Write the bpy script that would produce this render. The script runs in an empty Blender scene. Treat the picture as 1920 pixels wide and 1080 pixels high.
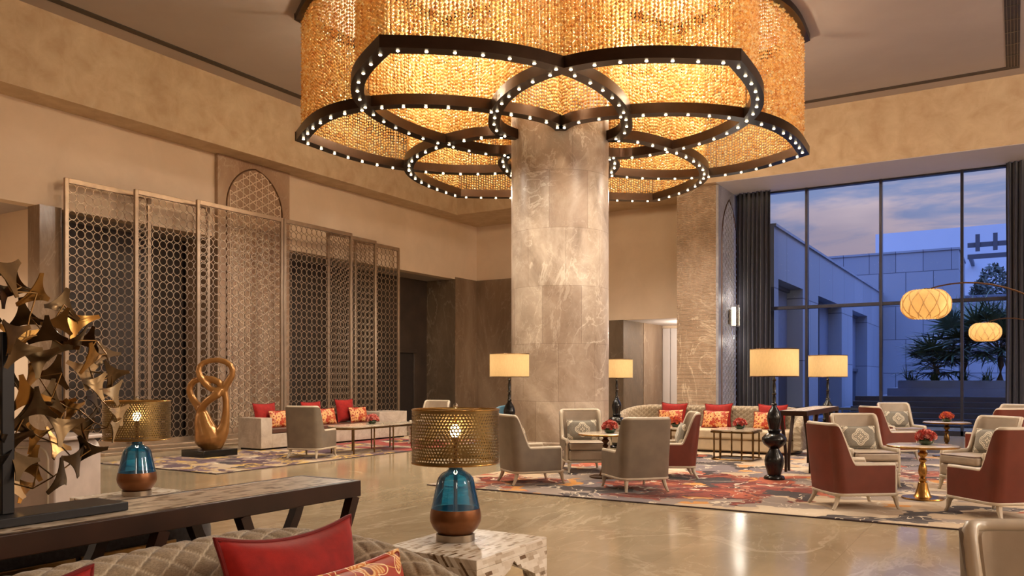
import bpy, math, random
import numpy as np
from mathutils import Vector, Matrix
random.seed(7)
rnd = random.Random(11)
PI = math.pi
sc = bpy.context.scene
COL = sc.collection

# ------------------------------------------------------------------ camera
YAW = math.radians(31.48)
cam_d = bpy.data.cameras.new('camera'); cam = bpy.data.objects.new('camera', cam_d); COL.objects.link(cam)
cam.location = (0, 0, 1.42); cam.rotation_euler = (PI/2, 0, YAW)
cam_d.sensor_width = 36; cam_d.lens = 36*1543/1920; cam_d.shift_y = (710-540)/1920
cam_d.clip_start = .05; cam_d.clip_end = 500
sc.camera = cam
sc.view_settings.view_transform = 'Standard'; sc.view_settings.look = 'None'
sc.view_settings.gamma = 1; sc.view_settings.exposure = 0; sc.view_settings.use_curve_mapping = False
sc.cycles.max_bounces = 7; sc.cycles.diffuse_bounces = 4; sc.cycles.glossy_bounces = 3
sc.cycles.transmission_bounces = 4; sc.cycles.transparent_max_bounces = 12
sc.cycles.caustics_reflective = False; sc.cycles.caustics_refractive = False
sc.cycles.sample_clamp_indirect = 4; sc.cycles.sample_clamp_direct = 0
sc.cycles.use_denoising = True; sc.cycles.use_light_tree = True

# ------------------------------------------------------------------ node helper
def s2l(c):
    return tuple((x/255/12.92 if x/255 <= .04045 else ((x/255+.055)/1.055)**2.4) for x in c) + (1,)
class NT:
    def __init__(s, tree): s.t = tree; tree.nodes.clear()
    def n(s, typ, *args, **kw):
        nd = s.t.nodes.new(typ)
        for k, v in kw.items():
            if k.startswith('i_'):
                s.put(nd.inputs[k[2:].replace('_', ' ')], v)
            else: setattr(nd, k, v)
        for i, v in enumerate(args):
            if v is not None: s.put(nd.inputs[i], v)
        return nd
    def put(s, sock, v):
        if isinstance(v, bpy.types.NodeSocket): s.t.links.new(v, sock)
        elif isinstance(v, bpy.types.Node): s.t.links.new(v.outputs[0], sock)
        else: sock.default_value = v
    def math(s, op, a, b=None, c=None, clamp=False):
        nd = s.t.nodes.new('ShaderNodeMath'); nd.operation = op; nd.use_clamp = clamp
        for i, v in enumerate((a, b, c)):
            if v is not None: s.put(nd.inputs[i], v)
        return nd.outputs[0]
    def coord(s, kind='Object', scale=(1,1,1), rot=(0,0,0), loc=(0,0,0)):
        tc = s.t.nodes.new('ShaderNodeTexCoord')
        mp = s.t.nodes.new('ShaderNodeMapping')
        s.t.links.new(tc.outputs[kind], mp.inputs['Vector'])
        mp.inputs['Scale'].default_value = scale; mp.inputs['Rotation'].default_value = rot; mp.inputs['Location'].default_value = loc
        return mp.outputs[0]
    def noise(s, vec, scale=5, detail=4, rough=.5, dist=0, out='Fac'):
        nd = s.t.nodes.new('ShaderNodeTexNoise')
        s.put(nd.inputs['Vector'], vec); nd.inputs['Scale'].default_value = scale; nd.inputs['Detail'].default_value = detail
        nd.inputs['Roughness'].default_value = rough; nd.inputs['Distortion'].default_value = dist
        return nd.outputs[out]
    def ramp(s, fac, stops, interp='LINEAR'):
        nd = s.t.nodes.new('ShaderNodeValToRGB'); cr = nd.color_ramp; cr.interpolation = interp
        L = [(p, c if len(c) == 4 else s2l(c)) for p, c in stops]
        cr.elements[0].position = L[0][0]; cr.elements[0].color = L[0][1]
        cr.elements[1].position = L[-1][0]; cr.elements[1].color = L[-1][1]
        for p, c in L[1:-1]: cr.elements.new(p).color = c
        s.put(nd.inputs[0], fac); return nd.outputs[0]
    def mix(s, fac, a, b, blend='MIX'):
        nd = s.t.nodes.new('ShaderNodeMix'); nd.data_type = 'RGBA'; nd.blend_type = blend
        s.put(nd.inputs[0], fac)
        for i, v in ((6, a), (7, b)):
            if isinstance(v, tuple) and len(v) == 3: v = s2l(v)
            s.put(nd.inputs[i], v)
        return nd.outputs[2]
    def step(s, x, e0, e1):
        nd = s.t.nodes.new('ShaderNodeMapRange'); nd.interpolation_type = 'SMOOTHSTEP'
        s.put(nd.inputs[0], x); nd.inputs[1].default_value = e0; nd.inputs[2].default_value = e1
        return nd.outputs[0]
    def xyz(s, vec):
        nd = s.t.nodes.new('ShaderNodeSeparateXYZ'); s.put(nd.inputs[0], vec); return nd.outputs
    def comb(s, x, y, z):
        nd = s.t.nodes.new('ShaderNodeCombineXYZ'); s.put(nd.inputs[0], x); s.put(nd.inputs[1], y); s.put(nd.inputs[2], z); return nd.outputs[0]
    def bump(s, h, strength=.2, dist=.01):
        nd = s.t.nodes.new('ShaderNodeBump'); nd.inputs['Strength'].default_value = strength; nd.inputs['Distance'].default_value = dist
        s.put(nd.inputs['Height'], h); return nd.outputs[0]
    def bsdf(s, color, rough=.5, metal=0, normal=None, spec=.5, sheen=0, coat=0, emis=None, estr=0):
        p = s.t.nodes.new('ShaderNodeBsdfPrincipled')
        if isinstance(color, tuple) and len(color) == 3: color = s2l(color)
        s.put(p.inputs['Base Color'], color); s.put(p.inputs['Roughness'], rough); s.put(p.inputs['Metallic'], metal)
        p.inputs['Specular IOR Level'].default_value = spec
        if sheen: p.inputs['Sheen Weight'].default_value = sheen
        if coat: p.inputs['Coat Weight'].default_value = coat
        if normal is not None: s.put(p.inputs['Normal'], normal)
        if emis is not None: p.inputs['Emission Color'].default_value = s2l(emis); p.inputs['Emission Strength'].default_value = estr
        return p.outputs[0]
    def out(s, sh):
        o = s.t.nodes.new('ShaderNodeOutputMaterial'); s.put(o.inputs[0], sh)
def newmat(name):
    m = bpy.data.materials.new(name); m.use_nodes = True
    return m, NT(m.node_tree)
def pm(name, color, rough=.5, metal=0, spec=.5, sheen=0, coat=0, var=.12, vscale=6, bump=0, bscale=200):
    """plain surface with a little mottling in its colour"""
    m, t = newmat(name); c = t.coord()
    base = s2l(color)
    nz = t.noise(c, vscale, 3)
    lo = tuple(x*(1-var) for x in base[:3])+(1,); hi = tuple(min(1, x*(1+var)) for x in base[:3])+(1,)
    col = t.ramp(nz, [(.3, lo), (.7, hi)])
    nrm = t.bump(t.noise(c, bscale, 2), bump, .004) if bump else None
    t.out(t.bsdf(col, rough, metal, nrm, spec, sheen, coat)); return m

# ------------------------------------------------------------------ world: dusk sky with streaky clouds
w = bpy.data.worlds.new('dusk_sky'); sc.world = w; w.use_nodes = True
t = NT(w.node_tree)
tc = t.n('ShaderNodeTexCoord')
x, y, z = t.xyz(tc.outputs['Generated'])
el = t.math('MAXIMUM', z, 0.0)
sky = t.ramp(el, [(0, (168,150,165)), (.1, (150,150,180)), (.22, (128,146,190)), (.3, (112,138,196)), (.42, (92,138,226)), (1, (76,124,222))])
inv = t.math('DIVIDE', 1.0, t.math('ADD', el, .12))
cl = t.noise(t.comb(t.math('MULTIPLY', x, t.math('MULTIPLY', inv, .55)), t.math('MULTIPLY', y, t.math('MULTIPLY', inv, 1.1)), 2.3), 2.6, 6, .58, .6)
cl2 = t.noise(t.comb(x, y, t.math('MULTIPLY', z, 6.0)), 3.1, 5, .6, .4)
cm = t.step(t.math('ADD', t.math('MULTIPLY', cl, .5), t.math('MULTIPLY', cl2, .5)), .44, .58)
ccol = t.ramp(el, [(0, (236,186,164)), (.14, (214,184,184)), (.3, (186,186,206)), (1, (120,140,190))])
sky = t.mix(t.math('MULTIPLY', cm, .9), sky, ccol)
drk = t.step(t.noise(t.comb(x, y, t.math('MULTIPLY', z, 5.0)), 1.7, 4, .5, .3), .52, .7)
sky = t.mix(t.math('MULTIPLY', drk, .5), sky, (92,106,146))
bg = t.n('ShaderNodeBackground', sky, t.math('ADD', 1.0, t.math('MULTIPLY', t.step(el, .3, .55), 7.0)))
o = t.n('ShaderNodeOutputWorld'); t.put(o.inputs[0], bg)

# ------------------------------------------------------------------ window portal, chandelier lights and added fill lights
WARM = (1, .81, .55); WARM2 = (1, .90, .77)
def lamp(name, typ, loc, power, color=WARM, size=.1, **kw):
    d = bpy.data.lights.new(name, typ); d.energy = power; d.color = color
    if typ in ('POINT', 'SPOT'): d.shadow_soft_size = size
    for k, v in kw.items(): setattr(d, k, v)
    o = bpy.data.objects.new(name, d); o.location = loc; COL.objects.link(o); return o
# sky through the window wall (importance hint only)
pd = bpy.data.lights.new('window_portal', 'AREA'); pd.shape = 'RECTANGLE'; pd.size = 14; pd.size_y = 6.6; pd.cycles.is_portal = True
po = bpy.data.objects.new('window_portal', pd); po.location = (.5, 23.3, 3.3); po.rotation_euler = (-PI/2, 0, 0); COL.objects.link(po)
# the chandelier's own down-lights and the lamps inside its crystal drum
CX, CY, CZ, CAX, CROT = -7.33, 13.70, 5.76, .856, .047
CEIL = 8.10
def chpt(ang, r): return (CX + CAX*r*math.cos(ang+CROT), CY + r*math.sin(ang+CROT))
for k in range(6):
    a = math.radians(-90+60*k)
    px, py = chpt(a, 3.7); lamp('chandelier_lamp', 'POINT', (px, py, 7.0), 310, WARM, .12)
    px, py = chpt(a+PI/6, 2.5); lamp('chandelier_lamp', 'POINT', (px, py, 7.0), 240, WARM, .12)
    px, py = chpt(a, 4.2); lamp('chandelier_downlight', 'SPOT', (px, py, CZ-.05), 440, WARM2, .1, spot_size=2.95, spot_blend=.5)
# added fill lights out of view, beside and behind the camera; no fittings
for (px, py) in ((5.5, 14), (5.5, 7)):
    lamp('fill_spot', 'SPOT', (px, py, CEIL-.1), 800, WARM2, .35, spot_size=2.6, spot_blend=.7)
for (px, py, pw) in ((5, -4.5, 250), (8.5, 5, 950), (8, 12, 1600), (-14.6, -4.5, 120)):
    lamp('fill_point', 'POINT', (px, py, 5.4), pw, WARM2, .6)
lamp('recess_fill_spot', 'SPOT', (-17, 5.5, 4.6), 900, WARM2, .15, spot_size=2.6, spot_blend=.8)  # added fill to brighten the left recess wall, no fitting there

# ------------------------------------------------------------------ mesh builder
class MB:
    def __init__(s): s.v = []; s.f = []; s.attr = {}
    def add(s, vs, fs):
        o = len(s.v); s.v.extend([tuple(p) for p in vs]); s.f.extend([tuple(i+o for i in f) for f in fs]); return s
    def box(s, c, d, rz=0, M=None):
        hx, hy, hz = d[0]/2, d[1]/2, d[2]/2; ca, sa = math.cos(rz), math.sin(rz); vs = []
        for dz in (-hz, hz):
            for dx, dy in ((-hx,-hy),(hx,-hy),(hx,hy),(-hx,hy)):
                vs.append((c[0]+dx*ca-dy*sa, c[1]+dx*sa+dy*ca, c[2]+dz))
        return s.add(vs, [(3,2,1,0),(4,5,6,7),(0,1,5,4),(1,2,6,5),(2,3,7,6),(3,0,4,7)])
    def span(s, a, b): return s.box([(a[i]+b[i])/2 for i in range(3)], [abs(b[i]-a[i]) for i in range(3)])
    def lathe(s, prof, n=32, c=(0,0,0), cap=True):
        vs = []; fs = []; m = len(prof)
        for r, zz in prof:
            for k in range(n):
                a = 2*PI*k/n; vs.append((c[0]+r*math.cos(a), c[1]+r*math.sin(a), c[2]+zz))
        for i in range(m-1):
            for k in range(n):
                k2 = (k+1) % n; fs.append((i*n+k, i*n+k2, (i+1)*n+k2, (i+1)*n+k))
        if cap:
            if prof[0][0] > 1e-4: fs.append(tuple(range(n-1, -1, -1)))
            if prof[-1][0] > 1e-4: fs.append(tuple((m-1)*n+k for k in range(n)))
        return s.add(vs, fs)
    def tube(s, pts, r, n=8, closed=False, up=(0,0,1), rot=0, flat=1.0, cap=True):
        P = [Vector(p) for p in pts]; m = len(P); R = r if hasattr(r, '__len__') else [r]*m
        vs = []; fs = []; up = Vector(up)
        for i in range(m):
            a = P[(i-1) % m] if (closed or i > 0) else P[i]; b = P[(i+1) % m] if (closed or i < m-1) else P[i]
            T = (b-a).normalized()
            S = T.cross(up)
            if S.length < 1e-3: S = T.cross(Vector((1,0,0)))
            S.normalize(); U = S.cross(T).normalized()
            for k in range(n):
                an = 2*PI*k/n+rot; q = P[i] + (S*math.cos(an) + U*math.sin(an)*flat)*R[i]; vs.append(tuple(q))
        for i in range(m if closed else m-1):
            i2 = (i+1) % m
            for k in range(n):
                k2 = (k+1) % n; fs.append((i*n+k, i*n+k2, i2*n+k2, i2*n+k))
        if not closed and cap:
            fs.append(tuple(range(n-1, -1, -1))); fs.append(tuple((m-1)*n+k for k in range(n)))
        return s.add(vs, fs)
    def prism(s, poly, z0, z1, axis='z', off=0):
        n = len(poly)
        def P(p, h): return (p[0], p[1], h) if axis == 'z' else ((h, p[0], p[1]) if axis == 'x' else (p[0], h, p[1]))
        vs = [P(p, z0) for p in poly] + [P(p, z1) for p in poly]
        return s.add(vs, [tuple(range(n-1, -1, -1)), tuple(range(n, 2*n))] + [(i, (i+1) % n, n+(i+1) % n, n+i) for i in range(n)])
    def grid(s, G, ci=False, cj=False):
        ni = len(G); nj = len(G[0]); vs = [p for row in G for p in row]; fs = []
        for i in range(ni if ci else ni-1):
            for j in range(nj if cj else nj-1):
                i2, j2 = (i+1) % ni, (j+1) % nj; fs.append((i*nj+j, i2*nj+j, i2*nj+j2, i*nj+j2))
        return s.add(vs, fs)
    def ball(s, c, r, nu=12, nv=8):
        rx, ry, rz = r if hasattr(r, '__len__') else (r, r, r); vs = [(c[0], c[1], c[2]-rz)]; fs = []
        for i in range(1, nv):
            ph = -PI/2+PI*i/nv
            for k in range(nu):
                a = 2*PI*k/nu; vs.append((c[0]+rx*math.cos(ph)*math.cos(a), c[1]+ry*math.cos(ph)*math.sin(a), c[2]+rz*math.sin(ph)))
        vs.append((c[0], c[1], c[2]+rz)); top = len(vs)-1
        for k in range(nu):
            k2 = (k+1) % nu; fs.append((0, 1+k2, 1+k)); fs.append((top, 1+(nv-2)*nu+k, 1+(nv-2)*nu+k2))
            for i in range(nv-2): fs.append((1+i*nu+k, 1+i*nu+k2, 1+(i+1)*nu+k2, 1+(i+1)*nu+k))
        return s.add(vs, fs)
    def mesh(s, name, mat, smooth=True, angle=35):
        me = bpy.data.meshes.new(name); me.from_pydata(s.v, [], s.f)
        if mat: me.materials.append(mat)
        if smooth:
            me.polygons.foreach_set('use_smooth', [True]*len(me.polygons)); me.set_sharp_from_angle(angle=math.radians(angle))
        for k, vals in s.attr.items():
            at = me.attributes.new(k, 'FLOAT', 'POINT'); at.data.foreach_set('value', vals)
        me.update(); return me
    def build(s, name, mat, parent=None, smooth=True, bevel=0, seg=2, angle=35, loc=None):
        o = bpy.data.objects.new(name, s.mesh(name, mat, smooth, angle)); COL.objects.link(o)
        if parent is not None: o.parent = parent
        if loc: o.location = loc
        if bevel:
            b = o.modifiers.new('edge', 'BEVEL'); b.width = bevel; b.segments = seg; b.limit_method = 'ANGLE'; b.angle_limit = math.radians(40)
        return o
def tag(o, label, cat, group=None, kind=None):
    o['label'] = label; o['category'] = cat
    if group: o['group'] = group
    if kind: o['kind'] = kind
    return o
def thing(name, label, cat, loc=(0,0,0), rz=0, group=None):
    o = bpy.data.objects.new(name, None); COL.objects.link(o); o.location = loc; o.rotation_euler = (0,0,rz); o.empty_display_size = .1
    return tag(o, label, cat, group)
def struct(name, mb, mat, parent=None, **kw):
    o = mb.build(name, mat, parent, **kw)
    if parent is None: o['kind'] = 'structure'
    return o
def dup(root, loc, rz, label=None, group=None):
    r = root.copy(); COL.objects.link(r); r.location = loc; r.rotation_euler = (0,0,rz)
    if label: r['label'] = label
    if group: r['group'] = group
    for ch in list(root.children):
        c = ch.copy(); COL.objects.link(c); c.parent = r
        for g in list(ch.children):
            d = g.copy(); COL.objects.link(d); d.parent = c
    return r
def lin(a, b, n): return [a+(b-a)*i/(n-1) for i in range(n)]
def sstep(x, a, b):
    u = max(0, min(1, (x-a)/(b-a))); return u*u*(3-2*u)

# ------------------------------------------------------------------ materials
def plaster(name, c1, c2, scale, rough=.6, detail=5):
    m, t = newmat(name); c = t.coord()
    n = t.noise(c, scale, detail, .6, .4)
    t.out(t.bsdf(t.ramp(n, [(.3, c1), (.7, c2)]), rough, 0, t.bump(n, .05, .02), .3)); return m
def marble(name, dark, mid, light, vein, scale=.8, rough=.15, stretch=(1,1,1), veins=1.0, joints=None, ribs=False, spec=.5, rot=(.3,.2,.5)):
    m, t = newmat(name); c = t.coord(scale=stretch, rot=rot); oc = t.coord()
    n1 = t.noise(c, scale, 8, .62, 1.2)
    n2 = t.noise(c, scale*3.3, 8, .7, .8)
    col = t.ramp(t.math('ADD', t.math('MULTIPLY', n1, .7), t.math('MULTIPLY', n2, .3)), [(.34, dark), (.5, mid), (.66, light)])
    wv = t.noise(c, scale*.9, 7, .6, 2.2)
    v = t.math('ABSOLUTE', t.math('SUBTRACT', wv, .5))
    vm = t.math('SUBTRACT', 1.0, t.step(v, 0.0, .022))
    vm = t.math('MULTIPLY', vm, t.step(t.noise(c, scale*.7, 3), .45, .62))
    wv2 = t.noise(c, scale*2.1, 6, .6, 1.5)
    vm2 = t.math('MULTIPLY', t.math('SUBTRACT', 1.0, t.step(t.math('ABSOLUTE', t.math('SUBTRACT', wv2, .52)), 0.0, .012)), .45)
    col = t.mix(t.math('MULTIPLY', t.math('MAXIMUM', vm, vm2), veins), col, vein)
    nrm = None
    X, Y, Z = t.xyz(oc)
    if joints:
        col = joints(t, X, Y, Z, col)
    if ribs:
        s = t.math('SINE', t.math('MULTIPLY', Z, 2*PI/.034)); nrm = t.bump(s, .8, .008)
    t.out(t.bsdf(col, rough, 0, nrm, spec)); return m
def tile_joint(t, a, size, w=.004, off=0.0):
    fr = t.math('FRACT', t.math('ADD', t.math('DIVIDE', a, size), off))
    return t.math('GREATER_THAN', t.math('ABSOLUTE', t.math('SUBTRACT', fr, .5)), .5-w/size)
def floor_joints(t, X, Y, Z, col):
    j = t.math('MAXIMUM', tile_joint(t, X, 1.2, .0015), tile_joint(t, Y, 1.2, .0015))
    tn = t.n('ShaderNodeTexWhiteNoise'); t.put(tn.inputs[0], t.comb(t.math('FLOOR', t.math('ADD', t.math('DIVIDE', X, 1.2), .0)), t.math('FLOOR', t.math('DIVIDE', Y, 1.2)), 0.0))
    col = t.mix(t.math('MULTIPLY', tn.outputs[0], .16), col, (120,98,70))
    return t.mix(t.math('MULTIPLY', j, .35), col, (92,76,55))
def column_joints(t, X, Y, Z, col):
    row = t.math('FLOOR', t.math('DIVIDE', Z, 1.02))
    ang = t.math('ARCTAN2', t.math('SUBTRACT', Y, 13.55), t.math('SUBTRACT', X, -7.25))
    av = t.math('ADD', t.math('MULTIPLY', ang, 8/(2*PI)), t.math('MULTIPLY', row, .41))
    cellid = t.comb(t.math('FLOOR', av), row, 0.0)
    tn = t.n('ShaderNodeTexWhiteNoise'); t.put(tn.inputs[0], cellid)
    col = t.mix(t.math('MULTIPLY', tn.outputs[0], .5), col, (124,101,84))
    j = t.math('MAXIMUM', tile_joint(t, Z, 1.02, .004), t.math('GREATER_THAN', t.math('ABSOLUTE', t.math('SUBTRACT', t.math('FRACT', av), .5)), .494))
    return t.mix(t.math('MULTIPLY', j, .4), col, (80,62,50))
M = {}
M['floor'] = marble('floor_marble', (138,120,96), (164,146,118), (182,164,136), (206,192,166), .55, .125, (1,.45,1), .6, floor_joints, spec=.55, rot=(0,0,.5))
M['plaster'] = plaster('wall_plaster', (208,184,158), (218,194,168), 1.2)
M['beam'] = plaster('beam_plaster', (182,154,122), (206,182,150), 2.6, .55, 8)
M['ceiling'] = plaster('ceiling_paint', (160,147,140), (168,155,148), .6)
M['white'] = plaster('soffit_paint', (205,195,190), (212,202,198), .8)
M['slot'] = pm('slot_dark', (60,50,46), .6)
M['column'] = marble('column_marble', (126,110,96), (166,150,134), (200,186,170), (218,206,190), .9, .34, (1,1,.8), .7, column_joints, spec=.22)
M['marble'] = marble('pier_marble', (104,84,66), (128,105,84), (146,124,102), (182,162,138), .5, .2, (1,1,.35), .5, spec=.4)
M['marble_dark'] = marble('reveal_marble', (84,70,56), (100,84,68), (116,98,80), (150,132,112), .6, .25, (1,1,.5), .5, spec=.4)
M['marble_ribbed'] = marble('ribbed_marble', (138,114,92), (160,134,110), (180,154,130), (216,194,168), .7, .35, (1,1,.8), .7, None, True, spec=.4)
M['marble_pink'] = marble('panel_marble', (140,110,88), (162,132,108), (178,150,124), (206,184,160), .6, .2, (1,1,.5), .5, spec=.4)
M['marble_grey'] = marble('niche_marble', (112,108,112), (136,132,136), (156,152,156), (196,192,196), .7, .5, (1,1,.6), .5, spec=.4)
M['stone'] = marble('bench_stone', (150,134,118), (178,162,146), (196,182,166), (214,202,188), 1.6, .35, (1,1,1), .4, spec=.35)
M['wood_dark'] = pm('corridor_timber', (58,46,38), .5, var=.25, vscale=2)
M['door_dark'] = pm('door_dark', (46,38,34), .45)
M['champagne'] = pm('champagne_metal', (168,146,124), .38, .75)
M['lattice'] = pm('lattice_inlay', (214,188,160), .4)
M['lattice_grey'] = pm('lattice_grey', (176,176,190), .4)
M['bronze'] = pm('dark_bronze', (92,66,46), .34, .85)
M['frame_bronze'] = pm('chandelier_bronze', (58,42,31), .3, .85)
M['fin_dark'] = pm('dark_brass_plate', (82,66,46), .28, 1, var=.35, vscale=12)
M['brass'] = pm('brass', (176,134,74), .24, 1)
M['brass_old'] = pm('aged_brass', (112,86,52), .3, 1, var=.4, vscale=9)
M['brass_pale'] = pm('pale_brass', (196,178,150), .25, 1, var=.25, vscale=9)
M['bronze_gold'] = pm('gold_bronze', (152,108,60), .28, .5, var=.1, vscale=8)
M['black'] = pm('black_lacquer', (16,15,15), .22)
M['black_metal'] = pm('black_metal', (24,24,28), .45, .4)
M['mullion'] = pm('mullion_metal', (58,58,70), .32, .7)
M['wood'] = pm('walnut', (44,25,16), .36, spec=.25, var=.3, vscale=7)
M['cream'] = pm('cream_lacquer', (186,172,152), .36)
M['taupe'] = pm('taupe_leather', (158,142,124), .42, bump=.08, bscale=320)
M['taupe_dark'] = pm('taupe_back_leather', (112,100,87), .42, bump=.08, bscale=320)
M['rust'] = pm('rust_leather', (98,40,26), .4, bump=.08, bscale=320)
M['brown_leather'] = pm('brown_leather', (84,54,42), .4, bump=.08, bscale=300)
M['white_lac'] = pm('white_lacquer', (188,174,166), .3)
M['teal'] = pm('teal_fabric', (40,90,112), .8, sheen=.3)
M['charcoal'] = pm('charcoal_fabric', (48,46,50), .85, sheen=.2, var=.4, vscale=60)
M['green'] = pm('green_bowl', (44,62,38), .2, coat=.5)
M['steel'] = pm('brushed_steel', (150,138,124), .3, .9)
def seam_fabric(name, c1, c2, seam):
    m, t = newmat(name); c = t.coord()
    nz = t.noise(t.coord(scale=(1,1,3)), 120, 3, .7)
    col = t.ramp(nz, [(.3, c1), (.7, c2)])
    at = t.n('ShaderNodeAttribute', attribute_name='seam')
    col = t.mix(t.math('MULTIPLY', at.outputs['Fac'], .6), col, seam)
    t.out(t.bsdf(col, .85, 0, t.bump(t.noise(c, 260, 2), .25, .004), .2, .25)); return m
M['quilt'] = seam_fabric('quilted_linen', (116,102,83), (158,141,118), (220,206,182))
M['sofa'] = pm('sofa_leather', (184,164,136), .5, bump=.06, bscale=300)
def velvet(name, c1, c2):
    m, t = newmat(name); c = t.coord()
    col = t.ramp(t.noise(c, 14, 4, .6), [(.3, c1), (.7, c2)])
    t.out(t.bsdf(col, .7, 0, t.bump(t.noise(c, 300, 2), .15, .003), .2, .1)); return m
M['red'] = velvet('red_velvet', (122,13,8), (148,22,14))
M['red_pipe'] = velvet('dark_red_piping', (96,18,18), (112,22,20))
def floral():
    m, t = newmat('orange_floral_print'); c = t.coord()
    c = t.n('ShaderNodeVectorMath', c, (.13,.2,.31), operation='ADD').outputs[0]
    X, Y, Z = t.xyz(c); p = t.comb(X, Z, 0.0)
    warp = t.n('ShaderNodeVectorMath', p, t.n('ShaderNodeVectorMath', t.noise(p, 9, 2, out='Color'), (.035,.035,0), operation='MULTIPLY').outputs[0], operation='ADD').outputs[0]
    vo = t.n('ShaderNodeTexVoronoi', voronoi_dimensions='2D'); t.put(vo.inputs['Vector'], warp); vo.inputs['Scale'].default_value = 6.2; vo.inputs['Randomness'].default_value = .75
    loc = t.n('ShaderNodeVectorMath', warp, vo.outputs['Position'], operation='SUBTRACT').outputs[0]
    lx, ly, lz = t.xyz(loc); ang = t.math('ARCTAN2', ly, lx)
    r = t.math('SQRT', t.math('ADD', t.math('MULTIPLY', lx, lx), t.math('MULTIPLY', ly, ly)))
    edge = t.math('ADD', .048, t.math('MULTIPLY', t.math('COSINE', t.math('MULTIPLY', ang, 5.0)), .022))
    petal = t.math('LESS_THAN', r, edge)
    rim = t.math('LESS_THAN', t.math('ABSOLUTE', t.math('SUBTRACT', r, t.math('MULTIPLY', edge, 1.25))), .004)
    veins = t.math('GREATER_THAN', t.math('SINE', t.math('MULTIPLY', r, 420.0)), .2)
    core = t.math('LESS_THAN', r, .014)
    st = t.math('LESS_THAN', t.math('ABSOLUTE', t.math('SUBTRACT', t.noise(p, 7, 2, .5, 1.2), .5)), .012)
    col = t.ramp(t.noise(c, 18, 3), [(.3, (146,46,24)), (.7, (166,60,32))])
    col = t.mix(st, col, (214,160,88))
    col = t.mix(petal, col, t.mix(t.math('MULTIPLY', veins, .8), (196,120,56), (230,196,138)))
    col = t.mix(rim, col, (236,208,156)); col = t.mix(core, col, (120,40,22))
    t.out(t.bsdf(col, .5, 0, t.bump(t.noise(c, 300, 2), .15, .003), .3)); return m
M['floral'] = floral()
def quatrefoil():
    m, t = newmat('quatrefoil_fabric'); c = t.coord(); X, Y, Z = t.xyz(c)
    def lobes(cx, cz, s):
        dx = t.math('ABSOLUTE', t.math('SUBTRACT', X, cx)); dz = t.math('ABSOLUTE', t.math('SUBTRACT', Z, cz))
        def circ(ax, az, r):
            u = t.math('SUBTRACT', dx, ax*s); v = t.math('SUBTRACT', dz, az*s)
            return t.math('SUBTRACT', t.math('SQRT', t.math('ADD', t.math('MULTIPLY', u, u), t.math('MULTIPLY', v, v))), r*s)
        d = t.math('MINIMUM', t.math('MINIMUM', circ(.062,0,.05), circ(0,.062,.05)), circ(.03,.03,.045))
        l = None
        for off, w_ in ((0,.006), (-.02,.006), (-.042,.003)):
            q = t.math('LESS_THAN', t.math('ABSOLUTE', t.math('SUBTRACT', d, off*s)), w_)
            l = q if l is None else t.math('MAXIMUM', l, q)
        return l
    msk = lobes(0.0, 0.0, 1.0)
    for cx in (-.24, .24):
        for cz in (-.15, .15): msk = t.math('MAXIMUM', msk, lobes(cx, cz, .8))
    col = t.ramp(t.noise(c, 90, 3), [(.3, (112,106,96)), (.7, (134,128,116))])
    col = t.mix(msk, col, (208,198,178))
    t.out(t.bsdf(col, .75, 0, t.bump(t.noise(c, 260, 2), .2, .003), .25, .2)); return m
M['quatrefoil'] = quatrefoil()
def pearl(name, stretch, base=((176,158,136),(214,202,186),(234,226,214)), rough=.25):
    m, t = newmat(name); c = t.coord(rot=(.0,0,.0)); X, Y, Z = t.xyz(c)
    u = t.math('ADD', X, t.math('MULTIPLY', Z, .77)); v = t.math('ADD', Y, t.math('MULTIPLY', Z, .61))
    row = t.math('FLOOR', t.math('MULTIPLY', u, 62.0*stretch)); wn0 = t.n('ShaderNodeTexWhiteNoise', noise_dimensions='1D'); t.put(wn0.inputs['W'], row)
    colm = t.math('FLOOR', t.math('ADD', t.math('MULTIPLY', v, 17.0), t.math('MULTIPLY', wn0.outputs[0], 5.0)))
    wn = t.n('ShaderNodeTexWhiteNoise'); t.put(wn.inputs[0], t.comb(row, colm, 0.0))
    f = t.math('ADD', t.math('MULTIPLY', wn.outputs[0], .8), t.math('MULTIPLY', t.noise(c, 22, 3, .6), .3))
    col = t.ramp(f, [(.17, (104,80,58)), (.26, base[0]), (.5, base[1]), (.95, base[2])])
    t.out(t.bsdf(col, rough, 0, None, .5)); return m
M['pearl'] = pearl('mother_of_pearl', 1.0)
M['inlay'] = pearl('stone_inlay', .8, ((160,142,118),(196,180,158),(216,202,182)), .3)
M['table_top'] = marble('table_marble', (150,132,112), (184,168,148), (204,190,172), (220,208,192), 3, .15, (1,1,1), .5)
def shade_mat(name, col, trans=.6, weave=True):
    m, t = newmat(name); c = t.coord(scale=(1,1,.25))
    cc = t.ramp(t.noise(c, 70, 4, .7), [(.3, tuple(x*.86 for x in s2l(col)[:3])+(1,)), (.7, s2l(col))])
    d = t.n('ShaderNodeBsdfDiffuse', cc); tr = t.n('ShaderNodeBsdfTranslucent', cc)
    t.out(t.n('ShaderNodeMixShader', trans, d, tr)); return m
M['shade'] = shade_mat('linen_shade', (226,198,150), .5)
M['shade_arc'] = shade_mat('lantern_shade', (236,204,150), .5)
M['cane'] = shade_mat('lantern_ribs', (255,236,196), .6)
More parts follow.
